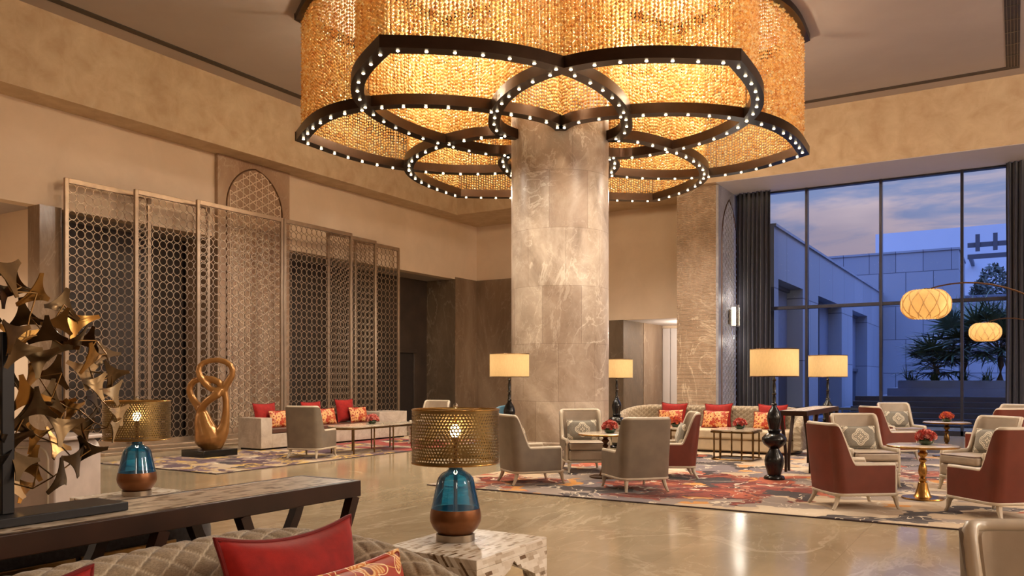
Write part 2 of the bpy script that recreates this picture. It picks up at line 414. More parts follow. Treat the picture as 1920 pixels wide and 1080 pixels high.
def crystal():
    m, t = newmat('amber_crystal'); c = t.coord()
    wn = t.n('ShaderNodeTexWhiteNoise'); 
    at = t.n('ShaderNodeAttribute', attribute_name='tone')
    cc = t.ramp(at.outputs['Fac'], [(0, (214,152,78)), (.5, (250,208,128)), (1, (255,240,190))])
    d = t.n('ShaderNodeBsdfDiffuse', cc); tr = t.n('ShaderNodeBsdfTranslucent', cc)
    g = t.n('ShaderNodeBsdfGlossy', (1,.86,.6,1), .12)
    t.out(t.n('ShaderNodeMixShader', .22, t.n('ShaderNodeMixShader', .65, d, tr), g)); return m
M['crystal'] = crystal()
def emis(name, col, s, sample=False):
    m, t = newmat(name); t.out(t.n('ShaderNodeEmission', s2l(col), s))
    m.cycles.emission_sampling = 'AUTO' if sample else 'NONE'; return m
M['led'] = emis('led_light', (255,232,190), 16)
M['bulb'] = emis('bulb_light', (255,222,160), 18)
M['sconce_glow'] = emis('sconce_light', (255,240,214), 5)
def clear(name, tint, gloss=.1, rough=.0):
    m, t = newmat(name)
    fr = t.n('ShaderNodeFresnel', 1.45)
    t.out(t.n('ShaderNodeMixShader', t.math('MULTIPLY', fr, gloss), t.n('ShaderNodeBsdfTransparent', s2l(tint)), t.n('ShaderNodeBsdfGlossy', (1,1,1,1), rough))); return m
M['window_glass'] = clear('window_glass', (244,247,252), .15, .22)
def tinted():
    m, t = newmat('blue_glass'); fr = t.n('ShaderNodeFresnel', 1.5)
    tr = t.n('ShaderNodeBsdfTransparent', s2l((128,220,248))); df = t.n('ShaderNodeBsdfTranslucent', s2l((60,185,235))); d2_ = t.n('ShaderNodeBsdfDiffuse', s2l((24,130,190)))
    body = t.n('ShaderNodeMixShader', .38, tr, t.n('ShaderNodeMixShader', .4, df, d2_))
    t.out(t.n('ShaderNodeMixShader', fr, body, t.n('ShaderNodeBsdfGlossy', (1,1,1,1), .02))); return m
M['blue_glass'] = tinted()
M['amber_paint'] = pm('amber_glaze', (116,72,40), .34, .6)
M['sconce_crystal'] = clear('sconce_crystal', (245,245,245), .6)
def perforated():
    m, t = newmat('perforated_brass'); c = t.coord('Object'); X, Y, Z = t.xyz(c)
    a = t.math('MULTIPLY', t.math('ARCTAN2', Y, X), 1.0); u = t.math('MULTIPLY', a, 84/(2*PI)); v = t.math('DIVIDE', Z, .0165)
    row = t.math('FLOOR', v); uu = t.math('ADD', u, t.math('MULTIPLY', row, .5))
    fu = t.math('SUBTRACT', t.math('FRACT', uu), .5); fv = t.math('SUBTRACT', t.math('FRACT', v), .5)
    # larger lozenges tilt the holes this way and that
    s1 = t.math('SIGN', t.math('SINE', t.math('ADD', t.math('MULTIPLY', u, PI/6), t.math('MULTIPLY', v, PI/5))))
    s2 = t.math('SIGN', t.math('SINE', t.math('SUBTRACT', t.math('MULTIPLY', u, PI/6), t.math('MULTIPLY', v, PI/5))))
    sk = t.math('ADD', fu, t.math('MULTIPLY', fv, t.math('MULTIPLY', t.math('ADD', s1, s2), .35)))
    hole = t.math('LESS_THAN', t.math('ADD', t.math('POWER', t.math('ABSOLUTE', t.math('DIVIDE', sk, .31)), 2.0), t.math('POWER', t.math('ABSOLUTE', t.math('DIVIDE', fv, .36)), 2.0)), 1.0)
    band = t.math('MULTIPLY', t.math('GREATER_THAN', Z, .435), t.math('LESS_THAN', Z, .685))
    hole = t.math('MULTIPLY', hole, band)
    b = t.bsdf((128,106,68), .34, .9)
    t.out(t.n('ShaderNodeMixShader', hole, b, t.n('ShaderNodeBsdfTransparent', (1,1,1,1)))); return m
M['perforated'] = perforated()
def cloth_curtain():
    m, t = newmat('curtain_fabric'); c = t.coord(scale=(1,1,.2))
    t.out(t.bsdf(t.ramp(t.noise(c, 40, 3), [(.3, (36,36,50)), (.7, (50,48,64))]), .7, 0, None, .3, .3)); return m
M['curtain'] = cloth_curtain()
def rug(name, kind):
    m, t = newmat(name); c = t.coord(); X, Y, Z = t.xyz(c); p = t.comb(X, Y, 0.0)
    wv = t.n('ShaderNodeVectorMath', t.n('ShaderNodeVectorMath', t.noise(p, 1.6, 3, .6, out='Color'), (.5,.5,0), operation='SUBTRACT').outputs[0], (.9,.9,0), operation='MULTIPLY').outputs[0]
    q = t.n('ShaderNodeVectorMath', p, wv, operation='ADD').outputs[0]
    def band(seed, scale, lo, det=2, rough=.5, dist=1.0, vec=q):
        v_ = t.n('ShaderNodeVectorMath', vec, (seed*3.17, seed*7.31, seed), operation='ADD').outputs[0]
        return t.math('GREATER_THAN', t.noise(v_, scale, det, rough, dist), lo)
    if kind == 'purple':
        col = t.mix(band(1, .7, .5), (150,128,116), (186,164,138))
        col = t.mix(band(2, .9, .52), col, (84,58,72))
        col = t.mix(band(3, 1.6, .6), col, (112,88,100))
        col = t.mix(band(4, 1.3, .61), col, (48,34,44))
        nn = t.noise(q, 1.1, 2, .5, 1.5); ln = t.math('LESS_THAN', t.math('ABSOLUTE', t.math('SUBTRACT', nn, .5)), .024)
        col = t.mix(ln, col, (196,160,84))
        col = t.mix(band(5, 1.9, .66), col, (206,192,170))
        red = t.math('MULTIPLY', band(6, .8, .52), t.math('GREATER_THAN', Y, 12.6)); col = t.mix(red, col, (150,62,56))
    else:
        col = t.mix(band(1, .5, .5), (146,130,120), (190,166,138))
        col = t.mix(band(7, .7, .57, 1), col, (204,184,158))
        col = t.mix(band(2, .6, .6, 1), col, (122,110,112))
        def flower(cx, cy, r):
            dx = t.math('SUBTRACT', X, cx); dy = t.math('SUBTRACT', Y, cy); rr = t.math('SQRT', t.math('ADD', t.math('MULTIPLY', dx, dx), t.math('MULTIPLY', dy, dy)))
            return t.math('LESS_THAN', t.math('ADD', rr, t.math('MULTIPLY', t.math('SUBTRACT', t.noise(q, 1.2, 3, .6, 1.0), .5), 2.6)), r)
        fm = flower(-3.3, 10.5, 1.3)
        for a in ((-5.9, 9.7, .55), (1.2, 13.6, 1.1), (-6.2, 13.8, .7), (-1.0, 13.2, .7)): fm = t.math('MAXIMUM', fm, flower(*a))
        rc = t.ramp(t.noise(q, 1.5, 3, .6, 1.4), [(.0, (112,40,28)), (.47, (138,54,38)), (.54, (166,92,62)), (.62, (96,34,28))], 'CONSTANT')
        col = t.mix(fm, col, rc)
        vo = t.n('ShaderNodeTexVoronoi', feature='DISTANCE_TO_EDGE', voronoi_dimensions='2D'); t.put(vo.inputs['Vector'], q); vo.inputs['Scale'].default_value = 2.0
        col = t.mix(t.math('MULTIPLY', fm, t.math('LESS_THAN', vo.outputs['Distance'], .03)), col, (70,36,34))
        col = t.mix(band(4, .95, .61, 1, .5, .6), col, (58,48,50))
        col = t.mix(band(9, 1.4, .67, 1, .5, .5), col, (206,142,70))
        col = t.mix(band(11, 1.1, .67, 1, .5, .6), col, (172,84,56))
        nn = t.noise(q, 1.3, 2, .5, 1.2); col = t.mix(t.math('LESS_THAN', t.math('ABSOLUTE', t.math('SUBTRACT', nn, .47)), .008), col, (216,200,178))
    col = t.mix(t.math('MULTIPLY', t.noise(p, 90, 2), .3), col, (90,74,64), 'MULTIPLY')
    t.out(t.bsdf(col, .95, 0, t.bump(t.noise(p, 160, 2), .4, .01), .1, .15)); return m
M['rug_purple'] = rug('purple_rug_pile', 'purple'); M['rug_red'] = rug('floral_rug_pile', 'red')
M['rug_edge'] = pm('rug_edge', (60,46,48), .9)
def clad(name, bw, bh, c1, c2, gap, axis):
    m, t = newmat(name); X, Y, Z = t.xyz(t.coord())
    u = X if axis == 'x' else Y
    br = t.n('ShaderNodeTexBrick'); t.put(br.inputs['Vector'], t.comb(u, Z, 0.0)); br.offset = .37
    for k, v in (('Color1', s2l(c1)), ('Color2', s2l(c2)), ('Mortar', s2l(gap)), ('Scale', 1.0), ('Mortar Size', .018), ('Brick Width', bw), ('Row Height', bh)): br.inputs[k].default_value = v
    t.out(t.bsdf(br.outputs[0], .6, 0, None, .3)); return m
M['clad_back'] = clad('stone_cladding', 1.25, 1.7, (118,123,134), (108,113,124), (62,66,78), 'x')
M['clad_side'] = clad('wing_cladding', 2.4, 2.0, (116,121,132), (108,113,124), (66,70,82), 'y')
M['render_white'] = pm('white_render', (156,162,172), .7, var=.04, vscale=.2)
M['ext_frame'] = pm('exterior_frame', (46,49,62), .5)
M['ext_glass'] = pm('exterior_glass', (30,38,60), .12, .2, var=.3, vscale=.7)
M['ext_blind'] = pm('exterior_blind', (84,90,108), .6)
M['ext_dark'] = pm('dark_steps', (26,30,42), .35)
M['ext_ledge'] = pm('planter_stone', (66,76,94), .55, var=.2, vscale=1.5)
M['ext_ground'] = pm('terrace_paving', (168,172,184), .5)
M['leaf'] = pm('palm_leaf', (44,62,46), .5, var=.4, vscale=4)
M['leaf2'] = pm('shrub_leaf', (40,64,42), .55, var=.4, vscale=5)
M['tree'] = pm('tree_leaf', (38,48,42), .7, var=.4, vscale=2)
M['trunk'] = pm('plant_trunk', (62,52,44), .8)
M['rose'] = None
def rose_mat(name, a, b):
    m, t = newmat(name); c = t.coord()
    t.out(t.bsdf(t.ramp(t.noise(c, 60, 3), [(.35, a), (.65, b)]), .6, 0, None, .3, .2)); return m
M['rose'] = rose_mat('red_rose', (168,52,44), (206,92,78)); M['rose_pink'] = rose_mat('pink_rose', (206,120,112), (238,176,160))
M['rose_orange'] = rose_mat('orange_rose', (196,84,40), (224,128,72))

# ================================================================== THE SETTING
WT = 4.68                                   # head of the wide openings in the left wall
BB = 6.58                                   # underside of the deep beam
struct('floor', MB().span((-18.3,-6.2,-.2), (10.2,27,0)), M['floor'], smooth=False)
struct('ceiling', MB().span((-16,-6.2,CEIL), (10.2,23.5,CEIL+.2)), M['ceiling'], smooth=False)
struct('wall_left', MB().span((-16,-6,WT), (-15.68,23.3,CEIL)), M['plaster'], smooth=False)
struct('wall_left_recess', MB().span((-18.12,-6,0), (-17.92,8.58,WT+.2)), M['plaster'], smooth=False)
struct('wall_corridor', MB().span((-17.04,8.92,0), (-16.84,23.4,WT)), M['wood_dark'], smooth=False)
struct('ceiling_recess', MB().span((-18.12,-6,WT+.001), (-16,23.3,WT+.2)), M['ceiling'], smooth=False)
struct('wall_pier', MB().span((-15.95,8.5,0), (-15.55,8.92,WT)), M['marble'], smooth=False)
struct('wall_side', MB().span((-18.12,8.62,0), (-15.96,8.9,WT)), M['plaster'], smooth=False)
struct('wall_reveal', MB().span((-16.84,22.03,0), (-15.68,23.3,WT)), M['marble_dark'], smooth=False)
struct('wall_corner', MB().span((-15.68,22.03,0), (-15.66,23.28,WT+.07)), M['marble'], smooth=False)
struct('wall_far', MB().span((-15.68,23.3,0), (-10.26,23.5,CEIL)).span((-10.26,23.3,3.22), (-6.72,23.5,CEIL)), M['plaster'], smooth=False)
struct('trim_1', MB().span((-15.66,23.26,0), (-13.33,23.3,4.75)), M['marble'], smooth=False)
struct('trim_2', MB().span((-13.33,23.26,0), (-10.26,23.3,3.22)), M['marble_dark'], smooth=False)
struct('beam_left', MB().span((-15.68,-6,BB), (-15.01,21.22,CEIL)), M['beam'], smooth=False)
struct('beam_far', MB().span((-15.68,21.22,BB), (10,23.29,CEIL)), M['beam'], smooth=False)
struct('trim_3', MB().span((-6.72,21.24,BB-.012), (10,23.4,BB)), M['white'], smooth=False)
struct('wall_right', MB().span((10,-6,0), (10.2,23.5,CEIL)), M['plaster'], smooth=False)
struct('wall_back', MB().span((-18.12,-6.2,0), (10.2,-6,CEIL)), M['plaster'], smooth=False)
# corridor through the far wall
struct('wall_passage', MB().span((-10.46,23.27,0), (-10.25,24.86,3.22)), M['marble_dark'], smooth=False)
struct('wall_passage_end', MB().span((-10.46,24.86,0), (-10.24,26.51,3.22)), M['marble'], smooth=False)
struct('ceiling_passage', MB().span((-10.46,23.5,3.22), (-6.5,26.8,3.4)), M['white'], smooth=False)
struct('wall_passage_right', MB().span((-6.72,23.5,0), (-6.5,26.8,3.3)), M['plaster'], smooth=False)
struct('wall_passage_back', MB().span((-10.46,26.57,0), (-6.5,26.8,3.3)), M['plaster'], smooth=False)
d2 = struct('door_1', MB().span((-10.23,26.5,0), (-9.975,26.57,3.12)).span((-9.95,26.5,0), (-8.85,26.57,3.12)), M['white'], bevel=.008)
lamp('passage_light', 'POINT', (-8.6, 25.0, 2.9), 170, WARM2, .15)
# ceiling slots and the air grille
struct('trim_4', MB().span((-14.56,-6,CEIL-.012), (-14.38,20.74,CEIL)), M['slot'], smooth=False)
struct('trim_5', MB().span((-14.38,20.56,CEIL-.012), (.07,20.74,CEIL)), M['slot'], smooth=False)
gr = MB().span((-.18,-6,CEIL-.01), (.07,20.56,CEIL))
gro = struct('trim_6', gr, M['slot'], smooth=False)
sl = MB()
for k in range(4): sl.span((-.145+.056*k,-6,CEIL-.02), (-.137+.056*k,20.56,CEIL-.009))
for k in range(40): sl.span((-.18,-5.9+.66*k,CEIL-.021), (.07,-5.892+.66*k,CEIL-.009))
sl.build('grille', M['steel'], gro, smooth=False)
# dark doorway at the back of the corridor behind the screens
dr = struct('door_2', MB().span((-16.835,19.6,0), (-16.8,21.22,2.25)), M['door_dark'], smooth=False)
MB().span((-16.84,19.49,0), (-16.74,19.6,2.36)).span((-16.84,21.22,0), (-16.74,21.34,2.36)).span((-16.84,19.49,2.25), (-16.72,21.34,2.38)).build('door_frame', M['wood_dark'], dr, bevel=.01)

def star_lattice(inside, a, x0, x1, z0, z1):
    """strap-work of interlaced stars on a hexagonal net, as 2-D segments"""
    segs = []
    dx = a*math.sqrt(3); dz = a*1.5; j = 0; zz = z0-a
    while zz < z1+a:
        xx = x0-dx+(dx/2 if j % 2 else 0)
        while xx < x1+dx:
            Mi = []; In = []; Ou = []
            for k in range(6):
                an = PI/3*k; r = a*.866; Mi.append((xx+r*math.cos(an), zz+r*math.sin(an)))
                an2 = an+PI/6; In.append((xx+.52*a*math.cos(an2), zz+.52*a*math.sin(an2))); Ou.append((xx+a*math.cos(an2), zz+a*math.sin(an2)))
            for k in range(6):
                segs += [(Mi[k], In[k]), (In[k], Mi[(k+1) % 6])]
                m = Mi[k]; c = (xx+(m[0]-xx)*.42, zz+(m[1]-zz)*.42)
                segs += [(In[k-1], c), (c, In[k])]
            xx += dx
        zz += dz; j += 1
    seen = set(); out = []
    for p, q in segs:
        key = tuple(sorted(((round(p[0],3), round(p[1],3)), (round(q[0],3), round(q[1],3)))))
        if key in seen: continue
        seen.add(key)
        if inside(*p) and inside(*q): out.append((p, q))
    return out
def arch_outline(hw, spring, apex, n=14):
    # pointed arch: two arcs whose centres lie on the springing line
    h = apex-spring; R = (hw*hw+h*h)/(2*hw); pts = []
    a1 = math.asin(min(1, h/R))
    for i in range(n+1):
        an = a1*i/n; pts.append((hw-R+R*math.cos(an), spring+R*math.sin(an)))
    left = [(-p[0], p[1]) for p in pts[::-1]][1:]
    return pts+left
def in_arch(hw, spring, apex, base, mg=.01):
    h = apex-spring; R = (hw*hw+h*h)/(2*hw)
    def f(x, z):
        if z < base or abs(x) > hw-mg: return False
        if z <= spring: return True
        return math.hypot(abs(x)-(hw-R), z-spring) < R-mg
    return f
def arch_panel(face_x, sgn, cy, hw, spring, apex, base, a, parent, mat, wdt):
    # lattice strips
    lat = MB(); x0 = face_x
    for p, q in star_lattice(in_arch(hw, spring, apex, base), a, -hw, hw, base, apex):
        dx, dz = q[0]-p[0], q[1]-p[1]; L = math.hypot(dx, dz)
        if L < .004: continue
        nx, nz = -dz/L*wdt/2, dx/L*wdt/2
        ring = [(p[0]+nx, p[1]+nz), (q[0]+nx, q[1]+nz), (q[0]-nx, q[1]-nz), (p[0]-nx, p[1]-nz)]
        vs = [(x0, cy+u, v) for u, v in ring]+[(x0+sgn*.012, cy+u, v) for u, v in ring]
        lat.add(vs, [(4,5,6,7), (0,1,5,4), (1,2,6,5), (2,3,7,6), (3,0,4,7)])
    lat.build('lattice', mat, parent, smooth=False)
    ol = arch_outline(hw, spring, apex); pts = [(x0, cy+hw, base)]+[(x0, cy+u, v) for u, v in ol]+[(x0, cy-hw, base)]
    MB().tube(pts, .02, 6, up=(1,0,0)).build('arch_moulding', M['bronze'], parent)
# marble pilaster with a pointed-arch lattice between the openings of the left wall
pan = struct('trim_7', MB().span((-16.7,12.54,0), (-15.57,14.72,BB)), M['marble_pink'], smooth=False)
arch_panel(-15.57, 1, 13.63, .845, 5.43, 6.44, .25, .22, pan, M['lattice'], .022)
# ribbed pilaster beside the window, lattice niche on its flank
pil = struct('trim_8', MB().span((-7.87,21.45,0), (-6.79,23.32,BB)), M['marble_ribbed'], smooth=False)
pf = struct('trim_9', MB().span((-6.79,21.45,0), (-6.72,23.32,BB)), M['marble_grey'], smooth=False)
arch_panel(-6.72, 1, 22.4, .67, 5.15, 6.33, .25, .17, pf, M['lattice_grey'], .014)
# great round column
cz = MB().lathe([(.93,0), (.93,.28), (.905,.3), (.905,CEIL)], 96, (-7.25,13.55,0), cap=False)
co = struct('column', cz, M['column'])
# window wall
win = bpy.data.objects.new('window_1', None); COL.objects.link(win); win['kind'] = 'structure'
MX = [-6.66+1.842*k for k in range(10)]
for i, xm in enumerate(MX):
    MB().span((xm-.034,23.05,0), (xm+.034,23.25,BB)).build('mullion', M['mullion'], win, bevel=.006)
MB().span((-6.7,23.07,3.31), (10,23.23,3.4)).build('transom', M['mullion'], win, bevel=.006)
MB().span((-6.7,23.05,0), (10,23.25,.13)).span((-6.7,23.07,BB-.06), (10,23.25,BB-.013)).build('rail', M['mullion'], win, bevel=.006)
for i in range(len(MX)-1):
    for z0, z1 in ((.13,3.31), (3.4,BB-.06)):
        MB().add([(MX[i]+.034,23.16,z0), (MX[i+1]-.034,23.16,z0), (MX[i+1]-.034,23.16,z1), (MX[i]+.034,23.16,z1)], [(0,1,2,3)]).build('glass', M['window_glass'], win, smooth=False)

# ================================================================== OUTSIDE
struct('ground', MB().span((-40,23.52,-.6), (40,140,-.3)), M['ext_ground'], smooth=False)
# side wing with deep-set windows
wing = thing('building_wing', 'low stone-clad wing with tall recessed windows running away from the lobby window', 'building', (-5.83,23.7,0))
OX, OY = -5.83, 23.7
wins = [(24.2,27.4), (29.8,34.3), (36.8,40.8)]
mb = MB(); yy = 23.7; TOP, HEAD, SILL = 5.73, 4.29, -.3
for a, b in wins+[(45.8,45.8)]:
    mb.span((-1.6,yy-OY,-.3), (0,a-OY,TOP)); 
    if b > a: mb.span((-1.6,a-OY,HEAD), (0,b-OY,TOP))
    yy = b
mb.build('wall', M['clad_side'], wing, smooth=False)
MB().span((-1.65,0,TOP), (.06,45.8-OY,TOP+.08)).build('coping', M['clad_side'], wing, smooth=False)
for a, b in wins:
    f = MB().span((-.5,a-OY,1.75), (-.4,b-OY,1.87)).span((-.5,(a+b)/2-OY-.05,-.3), (-.4,(a+b)/2-OY+.05,HEAD)).span((-.5,a-OY,HEAD-.1), (-.4,b-OY,HEAD)).build('window', M['ext_frame'], wing, smooth=False)
    MB().span((-.52,a-OY,-.3), (-.5,b-OY,1.8)).build('pane', M['ext_glass'], f, smooth=False)
    MB().span((-.52,a-OY,1.8), (-.5,b-OY,HEAD)).build('blind', M['ext_blind'], f, smooth=False)
# stone block across the courtyard
blk = thing('stone_building', 'flat-roofed building clad in large stone slabs across the courtyard', 'building', (-6,45.9,0))
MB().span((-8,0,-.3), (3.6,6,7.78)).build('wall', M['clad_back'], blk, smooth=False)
MB().span((-8.05,-.06,7.78), (3.65,6,7.88)).build('coping', M['clad_back'], blk, smooth=False)
low = thing('garden_wall', 'lower stone-clad wall to the right of the slab building, trees above it', 'wall', (3,46.5,0))
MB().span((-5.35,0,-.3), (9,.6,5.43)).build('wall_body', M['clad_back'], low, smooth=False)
MB().span((-5.35,-.08,5.43), (9,.68,5.53)).build('coping', M['ext_ledge'], low, smooth=False)
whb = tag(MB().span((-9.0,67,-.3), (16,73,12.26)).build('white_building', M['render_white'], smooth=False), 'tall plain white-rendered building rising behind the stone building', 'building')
per = thing('roof_pergola', 'dark steel pergola beams on the white building above the trees', 'pergola', (-1.8,62.7,0))
for zz in (10.3, 9.53): MB().span((-.95,-.1,zz-.15), (8,.1,zz+.15)).build('beam', M['ext_frame'], per, smooth=False)
for xx in (-.36, .65): MB().span((xx-.13,-.2,9.86), (xx+.13,-.02,10.98)).build('post', M['ext_frame'], per, smooth=False)
MB().span((-.9,.1,9.4), (-.7,4.25,9.66)).span((7.7,.1,9.4), (8,4.25,9.66)).build('bracket', M['ext_frame'], per, smooth=False)
# stepped water feature and planter
stp = thing('water_steps', 'dark stepped cascade below the planter outside the window', 'steps', (0,27,0))
for k in range(7): MB().span((-4.6+.0*k,k*.42,-.3), (9,(k+1)*.42+.0,-.12+.16*k)).build('step', M['ext_dark'], stp, smooth=False)
pl = thing('planter', 'long grey stone planter with stepped ledges under the palms', 'planter', (0,30,0))
for k, (x0, z0, z1) in enumerate(((-4.0,-.3,.85), (-3.7,.85,1.1), (-3.4,1.1,1.36))):
    MB().span((x0,.0+.25*k,z0), (9,6,z1)).build('ledge', M['ext_ledge'], pl, smooth=False)
par = thing('parapet', 'low stone ledge sloping along the wing beside the dark steps', 'ledge', (-5.2,24,0))
MB().span((-.35,0,-.3), (0,18.5,.2)).span((-.05,4,.2), (.35,18.5,.42)).build('ledge', M['ext_ledge'], par, smooth=False)
rl = thing('terrace_rail', 'thin dark rail on the terrace just outside the glass', 'railing', (-5.4,24.2,0))
MB().span((0,0,.55), (2.6,.05,.62)).build('handrail', M['ext_frame'], rl, smooth=False)
for xx in (.02, 1.3, 2.56): MB().span((xx-.02,0,-.3), (xx+.02,.05,.55)).build('post', M['ext_frame'], rl, smooth=False)

def blade(mb, base, dirv, L, w, droop, n=4, up=Vector((0,0,1))):
    d = Vector(dirv).normalized(); side = d.cross(up)
    if side.length < .05: side = Vector((1,0,0))
    side.normalize(); p = Vector(base); G = []
    for i in range(n+1):
        u = i/n; q = p+d*L*u-Vector((0,0,1))*droop*L*u*u; ww = w*(1-u)**.7*(.55+.45*min(1, u*5)) if i < n else .002
        G.append((tuple(q-side*ww), tuple(q+side*ww)))
    mb.grid(G)
def fan_leaf(mb, c, d, R, r_):
    d = Vector(d).normalized(); side = d.cross(Vector((0,0,1)))
    if side.length < .1: side = Vector((1,0,0))
    side.normalize(); upv = side.cross(d)
    for k in range(17):
        a = -1.75+3.5*k/16
        v = d*math.cos(a)+side*math.sin(a)+upv*r_.uniform(-.08,.12)
        blade(mb, c, v, R*r_.uniform(.85,1.05)*(1-.12*abs(a)), .045*R, r_.uniform(.02,.25), 3, upv)
def palm(name, label, loc, h, R, nl, seed, group):
    r_ = random.Random(seed); t_ = thing(name, label, 'palm', loc, 0, group)
    MB().tube([(0,0,0), (.03,.02,h*.5), (0,0,h)], [.11,.09,.08], 8).build('trunk', M['trunk'], t_)
    lv = MB(); stems = MB()
    for k in range(nl):
        a = 2*PI*k/nl*1.618+r_.uniform(-.3,.3); e = r_.uniform(-.25,1.25)
        d = Vector((math.cos(a)*math.cos(e), math.sin(a)*math.cos(e), math.sin(e)))
        c = Vector((0,0,h))+d*r_.uniform(.45,.8)*R
        stems.tube([(0,0,h-.05), tuple(c)], [.014,.009], 5); fan_leaf(lv, c, d, R*r_.uniform(.75,1), r_)
    stems.build('stalks', M['trunk'], t_); lv.build('fronds', M['leaf'], t_)
pg = 'fan palms in the planter outside'
palm('fan_palm', 'tallest fan palm in the planter, its head spread in front of the stone wall', (-1.5,31.8,1.36), 1.1, 1.5, 44, 3, pg)
palm('fan_palm', 'fan palm of middle height in the planter, beside the tallest palm', (-.45,31.6,1.36), 1.0, 1.35, 40, 5, pg)
palm('fan_palm', 'low fan palm crouching at the left end of the planted ledge', (-2.3,31.2,1.36), .45, 1.05, 30, 9, pg)
palm('fan_palm', 'fan palm in the planter nearest the right-hand curtain', (.55,31.9,1.36), 1.25, 1.4, 40, 12, pg)
sg = 'strappy shrubs along the planter'
for i, (xx, yy, s, lab) in enumerate(((-3.0,30.9,.7,'strappy green shrub at the left end of the planter'), (-2.3,30.8,.5,'small strappy shrub under the low fan palm'), (-1.5,30.9,.5,'strappy shrub at the foot of the tallest fan palm'), (-.8,30.8,.6,'strappy shrub in the planter behind the window mullion'), (.2,30.8,.65,'strappy shrub in the planter by the right-hand curtain'))):
    r_ = random.Random(40+i); s_ = thing('strappy_shrub', lab, 'shrub', (xx,yy,1.36), 0, sg); lv = MB()
    for k in range(46):
        a = r_.uniform(0, 2*PI); e = r_.uniform(.2,1.4); blade(lv, (r_.uniform(-.25,.25)*s, r_.uniform(-.15,.15)*s, 0), (math.cos(a)*math.cos(e), math.sin(a)*math.cos(e), math.sin(e)), s*r_.uniform(.7,1.15), .02, r_.uniform(.1,.5), 4)
    lv.build('leaves', M['leaf2'], s_)
for i, (xx, yy, h, w_) in enumerate(((-1.5,48.6,6.7,.65), (-1.0,50,7.6,.8), (.3,48.8,7.2,.8), (1.4,50.5,8.0,1.0))):
    r_ = random.Random(60+i)
    t_ = thing('courtyard_tree', ('small dark tree above the garden wall beside the stone building', 'dark tree above the garden wall, left of the pergola post', 'dark rounded tree above the garden wall under the pergola', 'tallest dark tree above the garden wall by the curtain')[i], 'tree', (xx,yy,-.3), 0, 'trees above the garden wall')
    MB().tube([(0,0,0), (.1,0,h*.6)], [.15,.08], 7).build('trunk', M['trunk'], t_)
    cr = MB()
    for k in range(900):
        th = r_.uniform(0, 2*PI); ph = math.acos(r_.uniform(-1,1)); rr = r_.uniform(.5,1)**.5
        c = Vector((w_*rr*math.sin(ph)*math.cos(th), w_*rr*math.sin(ph)*math.sin(th), h-1.3+1.5*rr*math.cos(ph)))
        u = Vector((r_.gauss(0,1), r_.gauss(0,1), r_.gauss(0,1))).normalized(); v = u.orthogonal().normalized()
        s = r_.uniform(.08,.16); cr.add([tuple(c+u*s), tuple(c+v*s*.5), tuple(c-u*s), tuple(c-v*s*.5)], [(0,1,2,3)])
    cr.build('foliage', M['tree'], t_, smooth=False)

# ================================================================== CURTAINS
def curtain(name, label, x0, x1, y, z1):
    n = int((x1-x0)/.014); r_ = random.Random(int(x0*100)); G = []; ph = 0; X = []
    for i in range(n+1):
        ph += r_.uniform(.5,1.0); X.append((x0+(x1-x0)*i/n, y+.075*math.sin(ph*.95)+.02*math.sin(ph*.31)))
    for (xx, yy) in X:
        G.append([(xx+(.02*math.sin(k*.9+xx*9) if k < 5 else 0)*0.6, yy, .012+(z1-.012)*k/6) for k in range(7)])
    o = MB().grid(G).build(name, M['curtain'], angle=80)
    s = o.modifiers.new('cloth', 'SOLIDIFY'); s.thickness = .006
    return tag(o, label, 'curtain', None)
curtain('curtain', 'dark grey-violet floor-length curtain beside the lattice niche', -6.62, -5.7, 22.83, BB-.02)
curtain('curtain', 'dark grey-violet floor-length curtain behind the arc lamps', -.2, 1.7, 22.83, BB-.02)

# ================================================================== CHANDELIER
KN = np.array([0,12,25,40,55,70,82,90.])/90; RV = np.array([5.298,4.884,4.104,3.901,2.066,2.495,1.241,1.264])
PC = np.polyfit(KN, RV, 5)
def ch_curve(k, s, n=73):
    out = []
    for i in range(n):
        u = i/(n-1); r = float(np.polyval(PC, u)); a = math.radians(-90+60*k)+s*u*PI/2
        out.append(Vector((chpt(a, r)[0]-CX, chpt(a, r)[1]-CY, 0)))
    return out
chd = thing('chandelier', 'huge flower-shaped chandelier of amber crystal strands round the marble column', 'chandelier', (CX,CY,CZ))
def strip(P, hw, z0, z1):
    G = []
    for i, p in enumerate(P):
        a = P[max(0, i-1)]; b = P[min(len(P)-1, i+1)]; T = (b-a).normalized(); N = Vector((-T.y, T.x, 0))
        k_ = hw
        if i in (0, len(P)-1):                      # mitre against the mirrored band
            rad = Vector((p.x, p.y, 0)).normalized(); cr = rad.dot(N)
            N = rad*math.copysign(1, cr); k_ = hw/max(.3, abs(cr))
        l, r = p+N*k_, p-N*k_
        G.append([(l.x,l.y,z0), (r.x,r.y,z0), (r.x,r.y,z1), (l.x,l.y,z1)])
    m = MB().grid(G, cj=True); n = len(G); m.f += [(0,1,2,3), (4*n-1,4*n-2,4*n-3,4*n-4)]
    return m
leds = []; strands = []
HT = CEIL-CZ
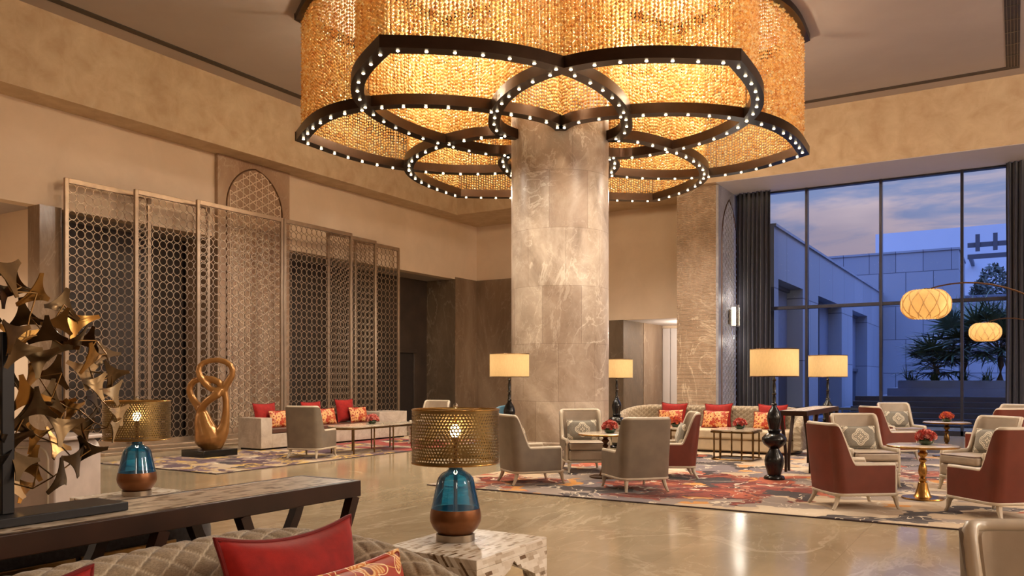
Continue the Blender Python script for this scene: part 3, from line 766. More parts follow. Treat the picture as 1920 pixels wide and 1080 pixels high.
for k in range(6):
    for s in (1, -1):
        P = ch_curve(k, s); dz = .0008*(2*k+(s > 0))
        strip(P, .1, dz, .17+dz).build('frame_band', M['frame_bronze'], chd)
        strip(P, .11, HT-.13+dz, HT+dz-.004).build('canopy_band', M['frame_bronze'], chd)
        L = [0]
        for i in range(1, len(P)): L.append(L[-1]+(P[i]-P[i-1]).length)
        def at(d):
            i = max(1, min(len(P)-1, int(np.searchsorted(L, d)))); u = (d-L[i-1])/(L[i]-L[i-1]); return P[i-1].lerp(P[i], u)
        nl = 17
        for j in range(nl): 
            q = at(.17+(L[-1]-.34)*j/(nl-1)); leds.append((q.x, q.y))
        ns = int(L[-1]/.058)
        for j in range(ns): strands.append(tuple(at((j+.5)*L[-1]/ns))[:2])
leds.sort(key=lambda p: ((p[0]+CX)**2+(p[1]+CY)**2))
ledm = MB().ball((0,0,0), (.025,.025,.012), 8, 4).mesh('led', M['led'])
for i, p in enumerate(leds[:100]):
    o = bpy.data.objects.new('led_light', ledm); COL.objects.link(o); o.parent = chd; o.location = (p[0], p[1], -.004)
rest = MB()
for p in leds[100:]: rest.ball((p[0],p[1],-.004), (.025,.025,.012), 8, 4)
ro = rest.build('led_lights', M['led'], chd); ro['kind'] = 'stuff'
# the bead curtain: faceted drops on strands
rg = np.random.RandomState(4); PITCH = .058
zs = np.arange(.2, HT-.14, PITCH)
S = np.array(strands); n1 = len(S); n2 = len(zs)
cen = np.empty((n1, n2, 3)); cen[:,:,0] = S[:,0:1]; cen[:,:,1] = S[:,1:2]; cen[:,:,2] = zs[None]+rg.uniform(-.5,.5,(n1,1))*PITCH
cen[:,:,:2] += rg.uniform(-.007,.007,(n1,n2,2)); cen = cen.reshape(-1,3); nb = len(cen)
ang = rg.uniform(0, 2*PI, nb); R0 = rg.uniform(.026,.034,nb); hz = PITCH*.56
V = np.empty((nb,6,3))
for q in range(4):
    V[:,q,0] = cen[:,0]+R0*np.cos(ang+q*PI/2); V[:,q,1] = cen[:,1]+R0*np.sin(ang+q*PI/2); V[:,q,2] = cen[:,2]-.004
V[:,4] = cen; V[:,4,2] += hz; V[:,5] = cen; V[:,5,2] -= hz
F0 = np.array([(0,1,4),(1,2,4),(2,3,4),(3,0,4),(1,0,5),(2,1,5),(3,2,5),(0,3,5)])
F = (F0[None]+6*np.arange(nb)[:,None,None]).reshape(-1,3)
me = bpy.data.meshes.new('crystal_strands'); me.vertices.add(nb*6); me.vertices.foreach_set('co', V.reshape(-1))
me.loops.add(len(F)*3); me.loops.foreach_set('vertex_index', F.reshape(-1)); me.polygons.add(len(F))
me.polygons.foreach_set('loop_start', np.arange(len(F))*3); me.materials.append(M['crystal'])
at_ = me.attributes.new('tone', 'FLOAT', 'POINT'); at_.data.foreach_set('value', np.repeat(np.clip(rg.normal(.48,.26,nb),0,1), 6))
me.update(calc_edges=True); me.validate()
co_ = bpy.data.objects.new('crystal_strands', me); COL.objects.link(co_); co_.parent = chd; co_['kind'] = 'stuff'
for k in range(6):
    for da, r_ in ((0, 5.18), (25, 4.15), (-25, 4.15)):
        a = math.radians(-90+60*k+da); p = chpt(a, r_)
        MB().tube([(p[0]-CX,p[1]-CY,.15), (p[0]-CX,p[1]-CY,HT-.1)], .008, 6).build('cable', M['bronze'], chd)

# ================================================================== RINGED SCREENS
def ring_lattice(w_, h, pitch):
    """touching rings filling a w_ x h field lying in the local XZ plane"""
    nx = max(1, round(w_/pitch)); nz = max(1, round(h/pitch)); px, pz = w_/nx, h/nz
    mb = MB(); NA, NB = 20, 4; R, r = pitch*.485, .0062
    proto = []; 
    for a in range(NA):
        an = 2*PI*a/NA
        for b in range(NB):
            bn = 2*PI*b/NB+PI/4; rr = R+r*1.1*math.cos(bn); proto.append((rr*math.cos(an), 1.5*r*math.sin(bn), rr*math.sin(an)))
    pf_ = []
    for a in range(NA):
        for b in range(NB):
            a2, b2 = (a+1) % NA, (b+1) % NB; pf_.append((a*NB+b, a2*NB+b, a2*NB+b2, a*NB+b2))
    for i in range(nx):
        for j in range(nz):
            cx, cz = (i+.5)*px, (j+.5)*pz; mb.add([(p[0]*px/pitch+cx, p[1], p[2]*pz/pitch+cz) for p in proto], pf_)
    return mb
ZS0, ZS1 = .09, 5.24; FW = .095
scr = ((-15.4,8.88,10.70,'leftmost ring-lattice screen, rear track, by the grey stone pier'), (-15.14,10.16,11.97,'ring-lattice screen second from the pier, overlapping its neighbour in front'),
       (-14.9,11.45,13.87,'wide front-track ring-lattice screen covering the arched marble panel'), (-14.9,13.89,16.26,'wide front-track ring-lattice screen just right of the arched marble panel'),
       (-15.14,15.60,17.50,'ring-lattice screen on the middle track, second from the corridor end'), (-15.4,16.90,18.82,'ring-lattice screen at the corridor end, rear track'))
for x, y0, y1, lab in scr:
    W = y1-y0; t_ = thing('ring_screen', lab, 'screen', (x,y0,ZS0), PI/2, 'ring-lattice screens along the left wall'); H = ZS1-ZS0
    MB().span((0,-.03,0), (FW*.8,.03,H)).span((W-FW*.8,-.03,0), (W,.03,H)).span((FW*.8,-.03,0), (W-FW*.8,.03,FW)).span((FW*.8,-.03,H-FW), (W-FW*.8,.03,H)).build('frame', M['champagne'], t_, bevel=.004, seg=1)
    m = ring_lattice(W-1.6*FW, H-2*FW, .174); m.v = [(p[0]+FW*.8, p[1], p[2]+FW) for p in m.v]
    m.build('ring_lattice', M['champagne'], t_, angle=60)
tag(MB().span((-15.56,8.93,0), (-14.2,19.0,.05)).span((-15.56,8.93,.05), (-14.75,18.9,ZS0)).build('screen_plinth', M['champagne'], bevel=.006), 'low metal plinth running under all the ring-lattice screens', 'plinth')

# ================================================================== RUGS
def make_rug(name, x0, x1, y0, y1, mat, label, notch=None):
    t_ = thing(name, label, 'rug', (0,0,0))
    def outline(e):
        p = [(x0+e,y0+e), (x1-e,y0+e), (x1-e,y1-e), (x0+e,y1-e)]
        if notch:                                   # cut round the foot of the column
            cx, cy, r = notch; r += e; h = math.sqrt(r*r-(x0+e-cx)**2); a = math.atan2(h, x0+e-cx)
            p += [(cx+r*math.cos(a-2*a*k/24), cy+r*math.sin(a-2*a*k/24)) for k in range(25)]
        return p
    MB().prism(outline(.02), 0, .016).build('pile', M[mat], t_, bevel=.004)
    o_ = outline(.01); MB().tube([(a, b, .006) for a, b in o_], .009, 4, closed=True, rot=PI/4).build('binding', M['rug_edge'], t_, smooth=False)
make_rug('patterned_rug', -13.1, -10.1, 8.1, 15.9, 'rug_purple', 'purple and cream patterned rug under the stone bench')
make_rug('floral_rug', -6.7, 3.4, 8.75, 17.4, 'rug_red', 'large floral rug with rust red blooms under the armchairs', (-7.25,13.55,1.02))

# ================================================================== CUSHIONS
def pillow_grid(w_, h, T, n=18, pinch=.1):
    front = []; back = []
    for i in range(n+1):
        u = -1+2*i/n; fr = []; bk = []
        for j in range(n+1):
            v = -1+2*j/n
            x = u*w_/2*(1-pinch*(1-v*v)); z = v*h/2*(1-pinch*1.1*(1-u*u))
            th = T/2*(max(0, 1-abs(u)**2.6)*max(0, 1-abs(v)**2.6))**.45
            th *= 1+.05*math.sin(5*u+3*v)
            fr.append((x, -th, z)); bk.append((x, th, z))
        front.append(fr); back.append(bk)
    return front, back
def make_cushion(name, label, w_, h, T, mat, pipe=None, group=None, pinch=.1, n=18):
    t_ = thing(name, label, 'cushion', (0,0,0), 0, group)
    f, b = pillow_grid(w_, h, T, n, pinch); mb = MB().grid(f); mb.grid([r[::-1] for r in b])
    o = mb.build('cover', mat, t_, angle=80)
    n_ = len(f)-1; edge = [f[i][0] for i in range(n_+1)]+[f[n_][j] for j in range(1, n_+1)]+[f[i][n_] for i in range(n_-1, -1, -1)]+[f[0][j] for j in range(n_-1, 0, -1)]
    MB().tube(edge, .0085, 8, closed=True, up=(0,1,0)).build('piping', pipe or mat, t_)
    return t_
def set_cushion(t_, loc, face, lean=.25, roll=0):
    """face: heading (radians) the cushion's front looks towards; lean: backwards tilt"""
    t_.location = loc; t_.rotation_mode = 'XYZ'
    Rz = Matrix.Rotation(face+PI/2, 4, 'Z') @ Matrix.Rotation(-lean, 4, 'X') @ Matrix.Rotation(roll, 4, 'Y')
    t_.rotation_euler = Rz.to_euler()

# ================================================================== ARMCHAIR
def chair_h(y): return .48+(.905-.48)*(1-sstep(y, -.275, -.12))
def chair_path(off, n_c=7):
    W, yr, yf, rc = .335-off, -.345+off, .30, .11-off*.5
    pts = []
    for y in [yf, .2, .05, -.08, -.11, -.13, -.15, -.17, -.19, -.21]: pts.append((W, y))
    for i in range(n_c+1):
        a = PI/2*i/n_c; pts.append((W-rc+rc*math.cos(a), yr+rc-rc*math.sin(a)))
    xs = lin(W-rc, -(W-rc), 7)[1:-1]
    for x in xs: pts.append((x, yr-.015*(1-(x/(W-rc))**2)))
    return pts+[(-p[0], p[1]) for p in pts[:10+n_c+1]][::-1]
def lean(y, z): return y-.075*max(0, (z-.17)/.735)*sstep(-y, -.05, .25)
def shell(o0, o1, zb, dz0=0):
    A = chair_path(o0); B = chair_path(o1); G = []
    for (ax, ay), (bx, by) in zip(A, B):
        h = chair_h(ay)+dz0; row = []
        for k in range(6): z = zb+(h-zb)*k/5; row.append((ax, lean(ay, z), z))
        for k in range(6): z = h-(h-zb)*k/5; row.append((bx, lean(by, z), z))
        G.append(row)
    m = MB().grid(G, cj=True); n = len(G); nj = 12
    m.f += [tuple(range(nj)), tuple((n-1)*nj+j for j in range(nj-1, -1, -1))]
    return m
def chair_parts():
    P = {}
    P['outer_shell'] = shell(0, .03, .17, -.005)
    P['inner_back'] = shell(.03, .06, .22, -.012)
    mid = chair_path(.03); rim = [(mid[0][0], .305, .19)] + [(mid[0][0], .305, z) for z in (.3,.4,.45)]
    rim += [(x, lean(y, chair_h(y)), chair_h(y)) for x, y in mid]
    rim += [(mid[-1][0], .305, z) for z in (.45,.4,.3,.19)]
    P['frame'] = MB().tube(rim, .026, 8, up=(0,0,1))
    base = chair_path(-.004); rail = [(x, y, .165) for x, y in base]
    poly = [(x, y) for x, y in base]+[(-.30,.36), (.30,.36)]
    P['rail'] = MB().prism([(p[0], p[1]) for p in poly], .15, .185)
    P['seat_base'] = MB().span((-.285,-.24,.185), (.285,.365,.335))
    return P
def seat_cushion():
    G = []; n = 14
    m = MB().span((-.28,-.25,.338), (.28,.385,.455)); return m
def chair_leg(front, sx):
    if front: pts = [(sx*.27,.315,.155), (sx*.282,.335,.12), (sx*.285,.34,.07), (sx*.29,.352,.03), (sx*.296,.366,.002)]; r = [.03,.03,.022,.017,.021]
    else: pts = [(sx*.25,-.30,.155), (sx*.258,-.315,.1), (sx*.268,-.338,.05), (sx*.28,-.37,.002)]; r = [.03,.026,.021,.017]
    return MB().tube(pts, r, 8, up=(0,1,0))
def armchair(kind, label):
    t_ = thing('armchair', label, 'armchair', (0,0,0))
    P = chair_parts(); outer = {'grey': M['taupe_dark'], 'rust': M['rust']}[kind]
    P['outer_shell'].build('outer_shell', outer, t_, angle=50); P['inner_back'].build('inner_back', M['taupe'], t_, angle=50)
    P['frame'].build('frame', M['cream'], t_, angle=60); P['rail'].build('rail', M['cream'], t_, bevel=.01)
    P['seat_base'].build('seat_base', M['taupe'], t_, bevel=.03, seg=3)
    c = seat_cushion().build('seat_cushion', M['taupe'], t_, bevel=.035, seg=4)
    pp = [(-.255,-.22,.448), (-.255,.372,.448), (.255,.372,.448), (.255,-.22,.448)]
    MB().tube([(-.27,-.2,.446), (-.275,.36,.446), (-.25,.381,.446), (.25,.381,.446), (.275,.36,.446), (.27,-.2,.446)], .006, 6).build('piping', M['brown_leather'], c)
    for fr in (True, False):
        for sx in (-1, 1): chair_leg(fr, sx).build('leg', M['cream'], t_)
    return t_
proto = {k: armchair(k, '') for k in ('grey', 'rust')}; used = set()
def put_chair(kind, x, y, fx, fy, label, group, z=0.0165):
    rz = math.atan2(fy, fx)-PI/2
    if kind not in used:
        used.add(kind); t_ = proto[kind]; t_.location = (x,y,z); t_.rotation_euler = (0,0,rz); t_['label'] = label; t_['group'] = group; return t_
    r = dup(proto[kind], (x,y,z), rz, label, group)
    if not group and 'group' in r: del r['group']
    return r
GA, GB, GC = 'armchairs round the table by the column', 'armchairs round the near pedestal table by the window', 'armchairs round the far pedestal table by the window'
put_chair('grey', -5.62, 9.66, .6, .8, 'grey-backed armchair seen side-on, nearest the marble column lamp', GA)
put_chair('grey', -5.64, 11.32, .6, -.8, 'grey armchair facing us in front of the marble column', GA)
put_chair('grey', -4.14, 9.76, -.74, .68, 'grey armchair with its back to us beside the round table', GA)
put_chair('rust', -4.25, 11.25, -.88, -.47, 'rust-backed armchair turned away, behind the grey armchair back', GA)
put_chair('rust', -1.54, 9.72, .79, .61, 'rust-backed armchair side-on, nearest on the floral rug', GB)
put_chair('rust', -1.72, 11.8, .55, -.83, 'armchair facing us with quatrefoil cushion, left behind the near pedestal table', GB)
put_chair('rust', -.17, 9.82, -.69, .72, 'rust-backed armchair on the right with its back to us, nearest the frame edge', GB)
put_chair('rust', -.38, 11.9, -.62, -.78, 'armchair facing us with quatrefoil cushion, right behind the near pedestal table', GB)
put_chair('rust', -1.9, 15.72, .79, .61, 'rust-backed armchair side-on by the far pedestal table', GC)
put_chair('rust', -1.9, 17.65, .55, -.83, 'armchair facing us beside the far pedestal table, left by the window', GC)
put_chair('rust', -.28, 15.85, -.69, .72, 'rust-backed armchair with its back to us at the right of the far table', GC)
put_chair('rust', -.2, 17.7, -.62, -.78, 'armchair facing us at the far right by the curtain', GC)
GD = 'grey armchairs at the ends of the long brass-legged table'
put_chair('grey', -10.78, 10.72, -.30, .95, 'grey armchair with its back to us, before the stone bench', GD)
put_chair('grey', -10.9, 14.35, .1, -1, 'pale armchair facing us at the far end of the long table', GD)
put_chair('grey', .27, 3.05, .4, -.92, 'grey armchair close to us at the bottom right corner', None, 0)
# lumbar cushions with the quatrefoil
qg = 'grey quatrefoil cushions on the armchairs'
def chair_cushion(cx, cy, fx, fy, label, first=[None], dz=0.0165):
    l = math.hypot(fx, fy); fx, fy = fx/l, fy/l
    if first[0] is None: c = first[0] = make_cushion('lumbar_cushion', label, .46, .3, .13, M['quatrefoil'], None, qg, .05)
    else: c = dup(first[0], (0,0,0), 0, label)
    set_cushion(c, (cx-fx*.175, cy-fy*.175, .455+.155+dz), math.atan2(fy, fx), .22)
chair_cushion(-5.64, 11.32, .6, -.8, 'grey quatrefoil cushion on the armchair in front of the column')
chair_cushion(-5.62, 9.66, .6, .8, 'grey cushion peeking past the arm of the side-on grey armchair')
chair_cushion(-4.25, 11.25, -.88, -.47, 'grey cushion on the rust-backed armchair behind the grey back')
chair_cushion(-1.72, 11.8, .55, -.83, 'grey quatrefoil cushion left behind the near pedestal table')
chair_cushion(-1.54, 9.72, .79, .61, 'grey cushion half hidden in the nearest rust-backed armchair')
chair_cushion(-.38, 11.9, -.62, -.78, 'grey quatrefoil cushion right behind the near pedestal table')
chair_cushion(-1.9, 17.65, .55, -.83, 'grey quatrefoil cushion by the window, left of the far pedestal table')
chair_cushion(-.2, 17.7, -.62, -.78, 'grey quatrefoil cushion on the far armchair by the curtain')

# ================================================================== PEDESTAL TABLES AND FLOWERS
def pedestal(label, loc, stem_mat, group):
    t_ = thing('pedestal_table', label, 'table', loc, 0, group)
    MB().lathe([(.0,.6), (.375,.6), (.385,.606), (.385,.622), (.375,.628), (.0,.628)], 48, cap=False).build('tabletop', M['table_top'], t_)
    MB().lathe([(.386,.602), (.392,.606), (.392,.62), (.386,.624)], 48, cap=False).build('rim', M['brass'], t_)
    MB().lathe([(.0,0), (.225,0), (.23,.008), (.225,.02), (.11,.024), (.0,.024)], 40, cap=False).build('base', M[stem_mat], t_)
    MB().lathe([(.105,.022), (.085,.05), (.062,.12), (.05,.19), (.034,.2), (.044,.215), (.044,.235), (.026,.25), (.04,.27), (.05,.32), (.042,.38), (.024,.42), (.04,.44), (.044,.455), (.024,.475), (.03,.49), (.05,.51), (.054,.53), (.03,.555), (.05,.585), (.09,.6)], 28).build('stem', M[stem_mat], t_)
    return t_
tg = 'round pedestal tables among the armchairs'
pedestal('round marble-topped pedestal table with dark stem, beside the column', (-4.98,10.68,.0165), 'bronze', tg)
pedestal('round pedestal table on a brass stem, nearest the right-hand armchairs', (-.93,10.72,.0165), 'brass', tg)
pedestal('far round pedestal table in front of the window', (-1.06,16.7,.0165), 'brass_old', tg)
def rose_mesh(mat, nm):
    mb = MB()
    for (r, z, tilt, n) in ((.030,.0,.55,5), (.024,.006,.3,5), (.015,.011,.12,4)):
        for k in range(n):
            a = 2*PI*k/n+r*60; G = []
            for i in range(4):
                u = i/3; row = []
                for j in range(5):
                    v = -1+2*j/4; aa = a+v*.75; rr = r*(.35+.65*u*(1-.12*v*v)); row.append((rr*math.cos(aa), rr*math.sin(aa), z-.012+.036*u*(1-tilt*.5)-.006*v*v*u))
                G.append(row)
            mb.grid(G)
    mb.ball((0,0,.006), (.012,.012,.014), 8, 5)
    return mb.mesh(nm, mat, True, 80)
RM = {k: rose_mesh(M[m], 'rose_head') for k, m in (('red','rose'), ('pink','rose_pink'), ('orange','rose_orange'))}
def flowers(label, loc, kinds, n, R, H, group):
    t_ = thing('flower_bowl', label, 'flowers', loc, 0, group); r_ = random.Random(int(loc[0]*77))
    MB().lathe([(.0,0), (.05,0), (.078,.02), (.088,.045), (.08,.07), (.072,.07), (.078,.045), (.0,.03)], 24, cap=False).build('bowl', M['green'], t_)
    lv = MB()
    for k in range(30):
        a = r_.uniform(0, 2*PI); blade(lv, (.05*math.cos(a), .05*math.sin(a), .06), (math.cos(a), math.sin(a), r_.uniform(.1,.8)), .07, .012, .3, 3)
    lv.build('leaves', M['green'], t_)
    for k in range(n):
        u = (k+.5)/n; ph = math.acos(1-u*1.02); a = k*2.39996
        d = Vector((math.sin(ph)*math.cos(a), math.sin(ph)*math.sin(a), math.cos(ph)))
        o = bpy.data.objects.new('rose', RM[kinds[k % len(kinds)]]); COL.objects.link(o); o.parent = t_
        o.location = (d.x*R, d.y*R, .075+d.z*H); o.rotation_euler = d.to_track_quat('Z', 'Y').to_euler(); s = r_.uniform(.85,1.15); o.scale = (s,s,s)
fg = 'low bowls of roses on the tables'
flowers('bowl of red roses on the round table by the column', (-4.93,10.72,.6447), ('red','red','pink'), 34, .088, .085, fg)
flowers('bowl of red roses on the nearest brass-stemmed table', (-.9,10.78,.6447), ('red','red','pink'), 34, .095, .08, fg)
flowers('bowl of orange-red roses on the far table by the window', (-1.06,16.72,.6447), ('orange','red'), 34, .095, .08, fg)

# ================================================================== QUILTED SOFAS
def sofa_mesh(L_, D, H, Hf, rc, thick, q, step, amp, outer_quilt=True):
    """U-shaped back with rounded, falling arms; origin floor centre of the back line, seat towards -y"""
    W = L_/2; path = []
    def addseg(p, q_):
        n = max(1, int(math.hypot(q_[0]-p[0], q_[1]-p[1])/step))
        for i in range(n): path.append((p[0]+(q_[0]-p[0])*i/n, p[1]+(q_[1]-p[1])*i/n))
    addseg((-W,-D), (-W,-rc)); na = int(rc*PI/2/step)
    for i in range(na): a = PI-PI/2*i/na; path.append((-W+rc+rc*math.cos(a), -rc+rc*math.sin(a)))
    addseg((-W+rc,0), (W-rc,0))
    for i in range(na): a = PI/2-PI/2*i/na; path.append((W-rc+rc*math.cos(a), -rc+rc*math.sin(a)))
    addseg((W,-rc), (W,-D)); path.append((W,-D))
    n = len(path); S = [0]
    for i in range(1, n): S.append(S[-1]+math.hypot(path[i][0]-path[i-1][0], path[i][1]-path[i-1][1]))
    tot = S[-1]; fall = D+rc*.45
    G = []; seam = []
    zb = .10; r_ = thick/2
    for i in range(n):
        a = path[max(0,i-1)]; b = path[min(n-1,i+1)]; tx, ty = b[0]-a[0], b[1]-a[1]; l = math.hypot(tx,ty); nx, ny = ty/l, -tx/l   # to the right of travel = inwards
        e = min(S[i], tot-S[i]); h = Hf+(H-Hf)*math.sin(min(1, e/fall)*PI/2)**.85
        e2 = sstep(e, 0, .1); th = r_*(.75+.25*e2); h -= (1-e2)*.03
        prof = []; nv = int((h-zb-th)/step)
        for k in range(nv+1): prof.append((th, zb+(h-th-zb)*k/nv, 1, 0))
        na_ = max(8, int(PI*r_/step))
        for k in range(1, na_): an = PI*k/na_; prof.append((th*math.cos(an), h-th+th*math.sin(an), math.cos(an), math.sin(an)))
        for k in range(nv+1): prof.append((-th, h-th-(h-th-zb)*k/nv, -1, 0))
        prof_len = [0]
        for k in range(1, len(prof)): prof_len.append(prof_len[-1]+math.hypot(prof[k][0]-prof[k-1][0], prof[k][1]-prof[k-1][1]))
        mid = prof_len[nv]+PI*th/2
        row = []; srow = []
        for (o, z, cn, cz_), pl_ in zip(prof, prof_len):
            u1 = (S[i]/q+(pl_-mid)/(q*.75)); u2 = (S[i]/q-(pl_-mid)/(q*.75))
            f1, f2 = abs(math.sin(PI*u1)), abs(math.sin(PI*u2)); pf2 = 1-(1-min(f1, f2))**2.2
            dsp = amp*(pf2-.75) if (outer_quilt or o > -th*.5) else 0
            oo = o+cn*dsp; row.append((path[i][0]+nx*oo, path[i][1]+ny*oo, z+cz_*dsp)); srow.append(1-sstep(min(f1, f2), .03, .17))
        G.append(row); seam.append(srow)
    # resample rows to one length
    J = max(len(r) for r in G); GG = []; SS = []
    for r, s in zip(G, seam):
        m = len(r); idx = np.linspace(0, m-1, J); rr = np.array(r); ss = np.array(s); i0 = np.floor(idx).astype(int); i1 = np.minimum(i0+1, m-1); fr = (idx-i0)[:,None]
        GG.append([tuple(x) for x in rr[i0]*(1-fr)+rr[i1]*fr]); SS += list(ss[i0]*(1-fr[:,0])+ss[i1]*fr[:,0])
    mb = MB().grid(GG, cj=True); mb.f += [tuple(range(J-1,-1,-1)), tuple((n-1)*J+j for j in range(J))]; mb.attr['seam'] = SS
    return mb
def seat_poly(L_, D, front, inset, rf):
    W = L_/2-inset; pts = [(-W,-.1), (-W,-front+rf)]
    for k in range(1, 8): a = PI+PI/2*k/8; pts.append((-W+rf+rf*math.cos(a), -front+rf+rf*math.sin(a)))
    for k in range(1, 8): a = -PI/2+PI/2*k/8; pts.append((W-rf+rf*math.cos(a), -front+rf+rf*math.sin(a)))
    return pts+[(W,-front+rf), (W,-.1)]
def sofa(name, label, loc, rz, L_, D, H, Hf, rc, thick, q, step, amp, back_mat, seat_mat):
    t_ = thing(name, label, 'sofa', loc, rz)
    sofa_mesh(L_, D, H, Hf, rc, thick, q, step, amp).build('quilted_back', back_mat, t_, angle=70)
    p = seat_poly(L_, D, D+.05, thick*.5, .3)
    MB().prism(p, .04, .26).build('base', seat_mat, t_, bevel=.025, seg=3)
    MB().prism(seat_poly(L_, D, D+.09, thick*.55, .33), .262, .44).build('seat_cushion', seat_mat, t_, bevel=.04, seg=4)
    MB().prism(seat_poly(L_, D, D-.02, thick*.5, .28), .0, .04).build('plinth', M['wood'], t_)
    return t_
sofa('quilted_sofa', 'cream quilted sofa with rounded arms in front of the ribbed pilaster', (-5.18,16.35,.0165), 0, 3.6, .95, .86, .56, .55, .17, .13, .014, .009, M['quilt'], M['sofa'])
sofa('near_sofa', 'quilted linen sofa in the foreground seen over its rounded back', (-2.38,.72,0), PI/2, 3.5, .95, .872, .52, .55, .2, .118, .0065, .012, M['quilt'], M['sofa'])
dark_sofa = thing('dark_sofa', 'charcoal quilted sofa with a brass band behind the console table', 'sofa', (-3.24,1.0,0), -PI/2)
sofa_mesh(3.3, .8, .84, .5, .4, .2, .16, .05, .008).build('quilted_back', M['charcoal'], dark_sofa, angle=70)
MB().prism(seat_poly(3.3,.8,.85,.12,.25), .02, .42).build('seat', M['charcoal'], dark_sofa, bevel=.03)
for k in range(6): MB().span((-1.3+.45*k,.1,.62), (-.87+.45*k,.116,.72)).build('brass_band', M['brass_old'], dark_sofa, bevel=.004)

# cushions on the far sofa, the bench and the near sofa
rg1, og1 = 'red cushions on the far quilted sofa', 'orange floral cushions on the far quilted sofa'
red0 = make_cushion('red_cushion', 'red cushion at the left of the far quilted sofa', .56, .5, .16, M['red'], M['red_pipe'], rg1, .12)
flo0 = make_cushion('floral_cushion', 'orange floral cushion at the left of the far quilted sofa', .52, .36, .14, M['floral'], M['red_pipe'], og1, .06)
SZ = .4575
for i, (xx, w1) in enumerate(((-5.98,'left'), (-5.05,'middle'), (-4.0,'right'))):
    a = red0 if i == 0 else dup(red0, (0,0,0), 0, 'red cushion at the %s of the far quilted sofa' % w1)
    b = flo0 if i == 0 else dup(flo0, (0,0,0), 0, 'orange floral cushion at the %s of the far quilted sofa' % w1)
    set_cushion(a, (xx,16.09,SZ+.23), -PI/2, .3, (.02,-.03,.02)[i]); set_cushion(b, (xx+(.02,.02,-.03)[i],15.86,SZ+.165), -PI/2, .38, (-.03,.02,-.02)[i])

# cushions on the near sofa
c = make_cushion('red_cushion', 'large red velvet cushion leaning on the near quilted sofa', .6, .56, .2, M['red'], M['red_pipe'], 'red cushions on the near sofa', .14, 28)
set_cushion(c, (-2.05,1.98,.645), 0, .2, .02)
c2 = dup(c, (0,0,0), 0, 'red velvet cushion at the very bottom left, mostly out of frame'); set_cushion(c2, (-2.05,.98,.655), 0, .2, .03)
c3 = make_cushion('floral_cushion', 'orange floral print cushion in front of the large red velvet cushion', .56, .4, .17, M['floral'], M['floral'], None, .06, 28)
set_cushion(c3, (-1.86,2.05,.60), .03, .22, -.01)

# ================================================================== CONSOLE TABLES
def console(label, x0, x1, y0, y1, z, legs, top_mat='inlay'):
    cx, cy = (x0+x1)/2, (y0+y1)/2; t_ = thing('console_table', label, 'console table', (cx,cy,0), 0, None)
    hx, hy = (x1-x0)/2, (y1-y0)/2; fw = .03; th = .075
    m = MB().span((-hx,-hy,z-th), (-hx+fw,hy,z)).span((hx-fw,-hy,z-th), (hx,hy,z)).span((-hx+fw,-hy,z-th), (hx-fw,-hy+fw,z)).span((-hx+fw,hy-fw,z-th), (hx-fw,hy,z))
    m.build('frame', M['wood'], t_, bevel=.004)
    MB().span((-hx+fw,-hy+fw,z-.03), (hx-fw,hy-fw,z-.001)).build('inlaid_top', M[top_mat], t_, smooth=False)
    for yl, d in legs:
        for sx in (-1, 1):
            xx = sx*(hx-.025); pts = []
            for k in range(9): u = k/8; pts.append((xx, yl-cy+d*.36*math.sin(u*PI/2*1.0)**1.3*(1-.25*u*u), (z-th)*(1-u)+.002))
            MB().tube(pts, [.032-.008*k/8 for k in range(9)], 4, up=(1,0,0), rot=PI/4).build('leg', M['wood'], t_)
    return t_
console('long walnut console with stone inlay top behind the near sofa', -2.97, -2.59, -.9, 2.89, .95, ((2.86,-1), (2.22,1), (1.86,-1), (1.22,1), (.7,-1), (-.85,1)))
console('narrow console table with stone inlay top beside the far sofa', -2.98, -2.58, 12.4, 14.9, .95, ((12.45,1), (13.2,-1), (14.0,1), (14.85,-1)))

# ================================================================== SIDE TABLES AND BLUE GLASS LAMPS
def side_table(label, x0, x1, y0, y1, z):
    cx, cy = (x0+x1)/2, (y0+y1)/2; hx, hy = (x1-x0)/2, (y1-y0)/2; t_ = thing('side_table', label, 'side table', (cx,cy,0), 0, 'inlaid side tables under the blue lamps')
    MB().span((-hx,-hy,z-.05), (hx,hy,z)).build('tabletop', M['pearl'], t_, bevel=.003, seg=1)
    def apron(half):
        # panel with an ogee arch cut out: outline traced as one polygon
        lw = half*.3; pts = [(-half,0), (-half,z-.05), (half,z-.05), (half,0), (half-lw*.55,0)]
        ar = [(half-lw*.55,.12), (half-lw,.24), (half-lw*1.05,.31), (half-lw*1.25,.375), (half*.32,.42), (half*.12,.445), (0,.485)]
        return pts+ar+[(-a, b) for a, b in ar[::-1][1:]]+[(-half+lw*.55,0)]
    for s in (-1, 1):
        MB().prism(apron(hy), s*(hx-.04) if s > 0 else -hx, hx if s > 0 else -hx+.04, 'x').build('side_panel', M['pearl'], t_, smooth=False)
        MB().prism(apron(hx-.041), s*(hy-.04) if s > 0 else -hy, hy if s > 0 else -hy+.04, 'y').build('side_panel', M['pearl'], t_, smooth=False)
    return t_
side_table('mother-of-pearl side table with arched sides under the nearer blue lamp', -2.79, -2.2, 3.27, 3.96, .55)
side_table('mother-of-pearl side table behind the console, under the farther blue lamp', -5.9, -5.3, 3.44, 4.13, .55)
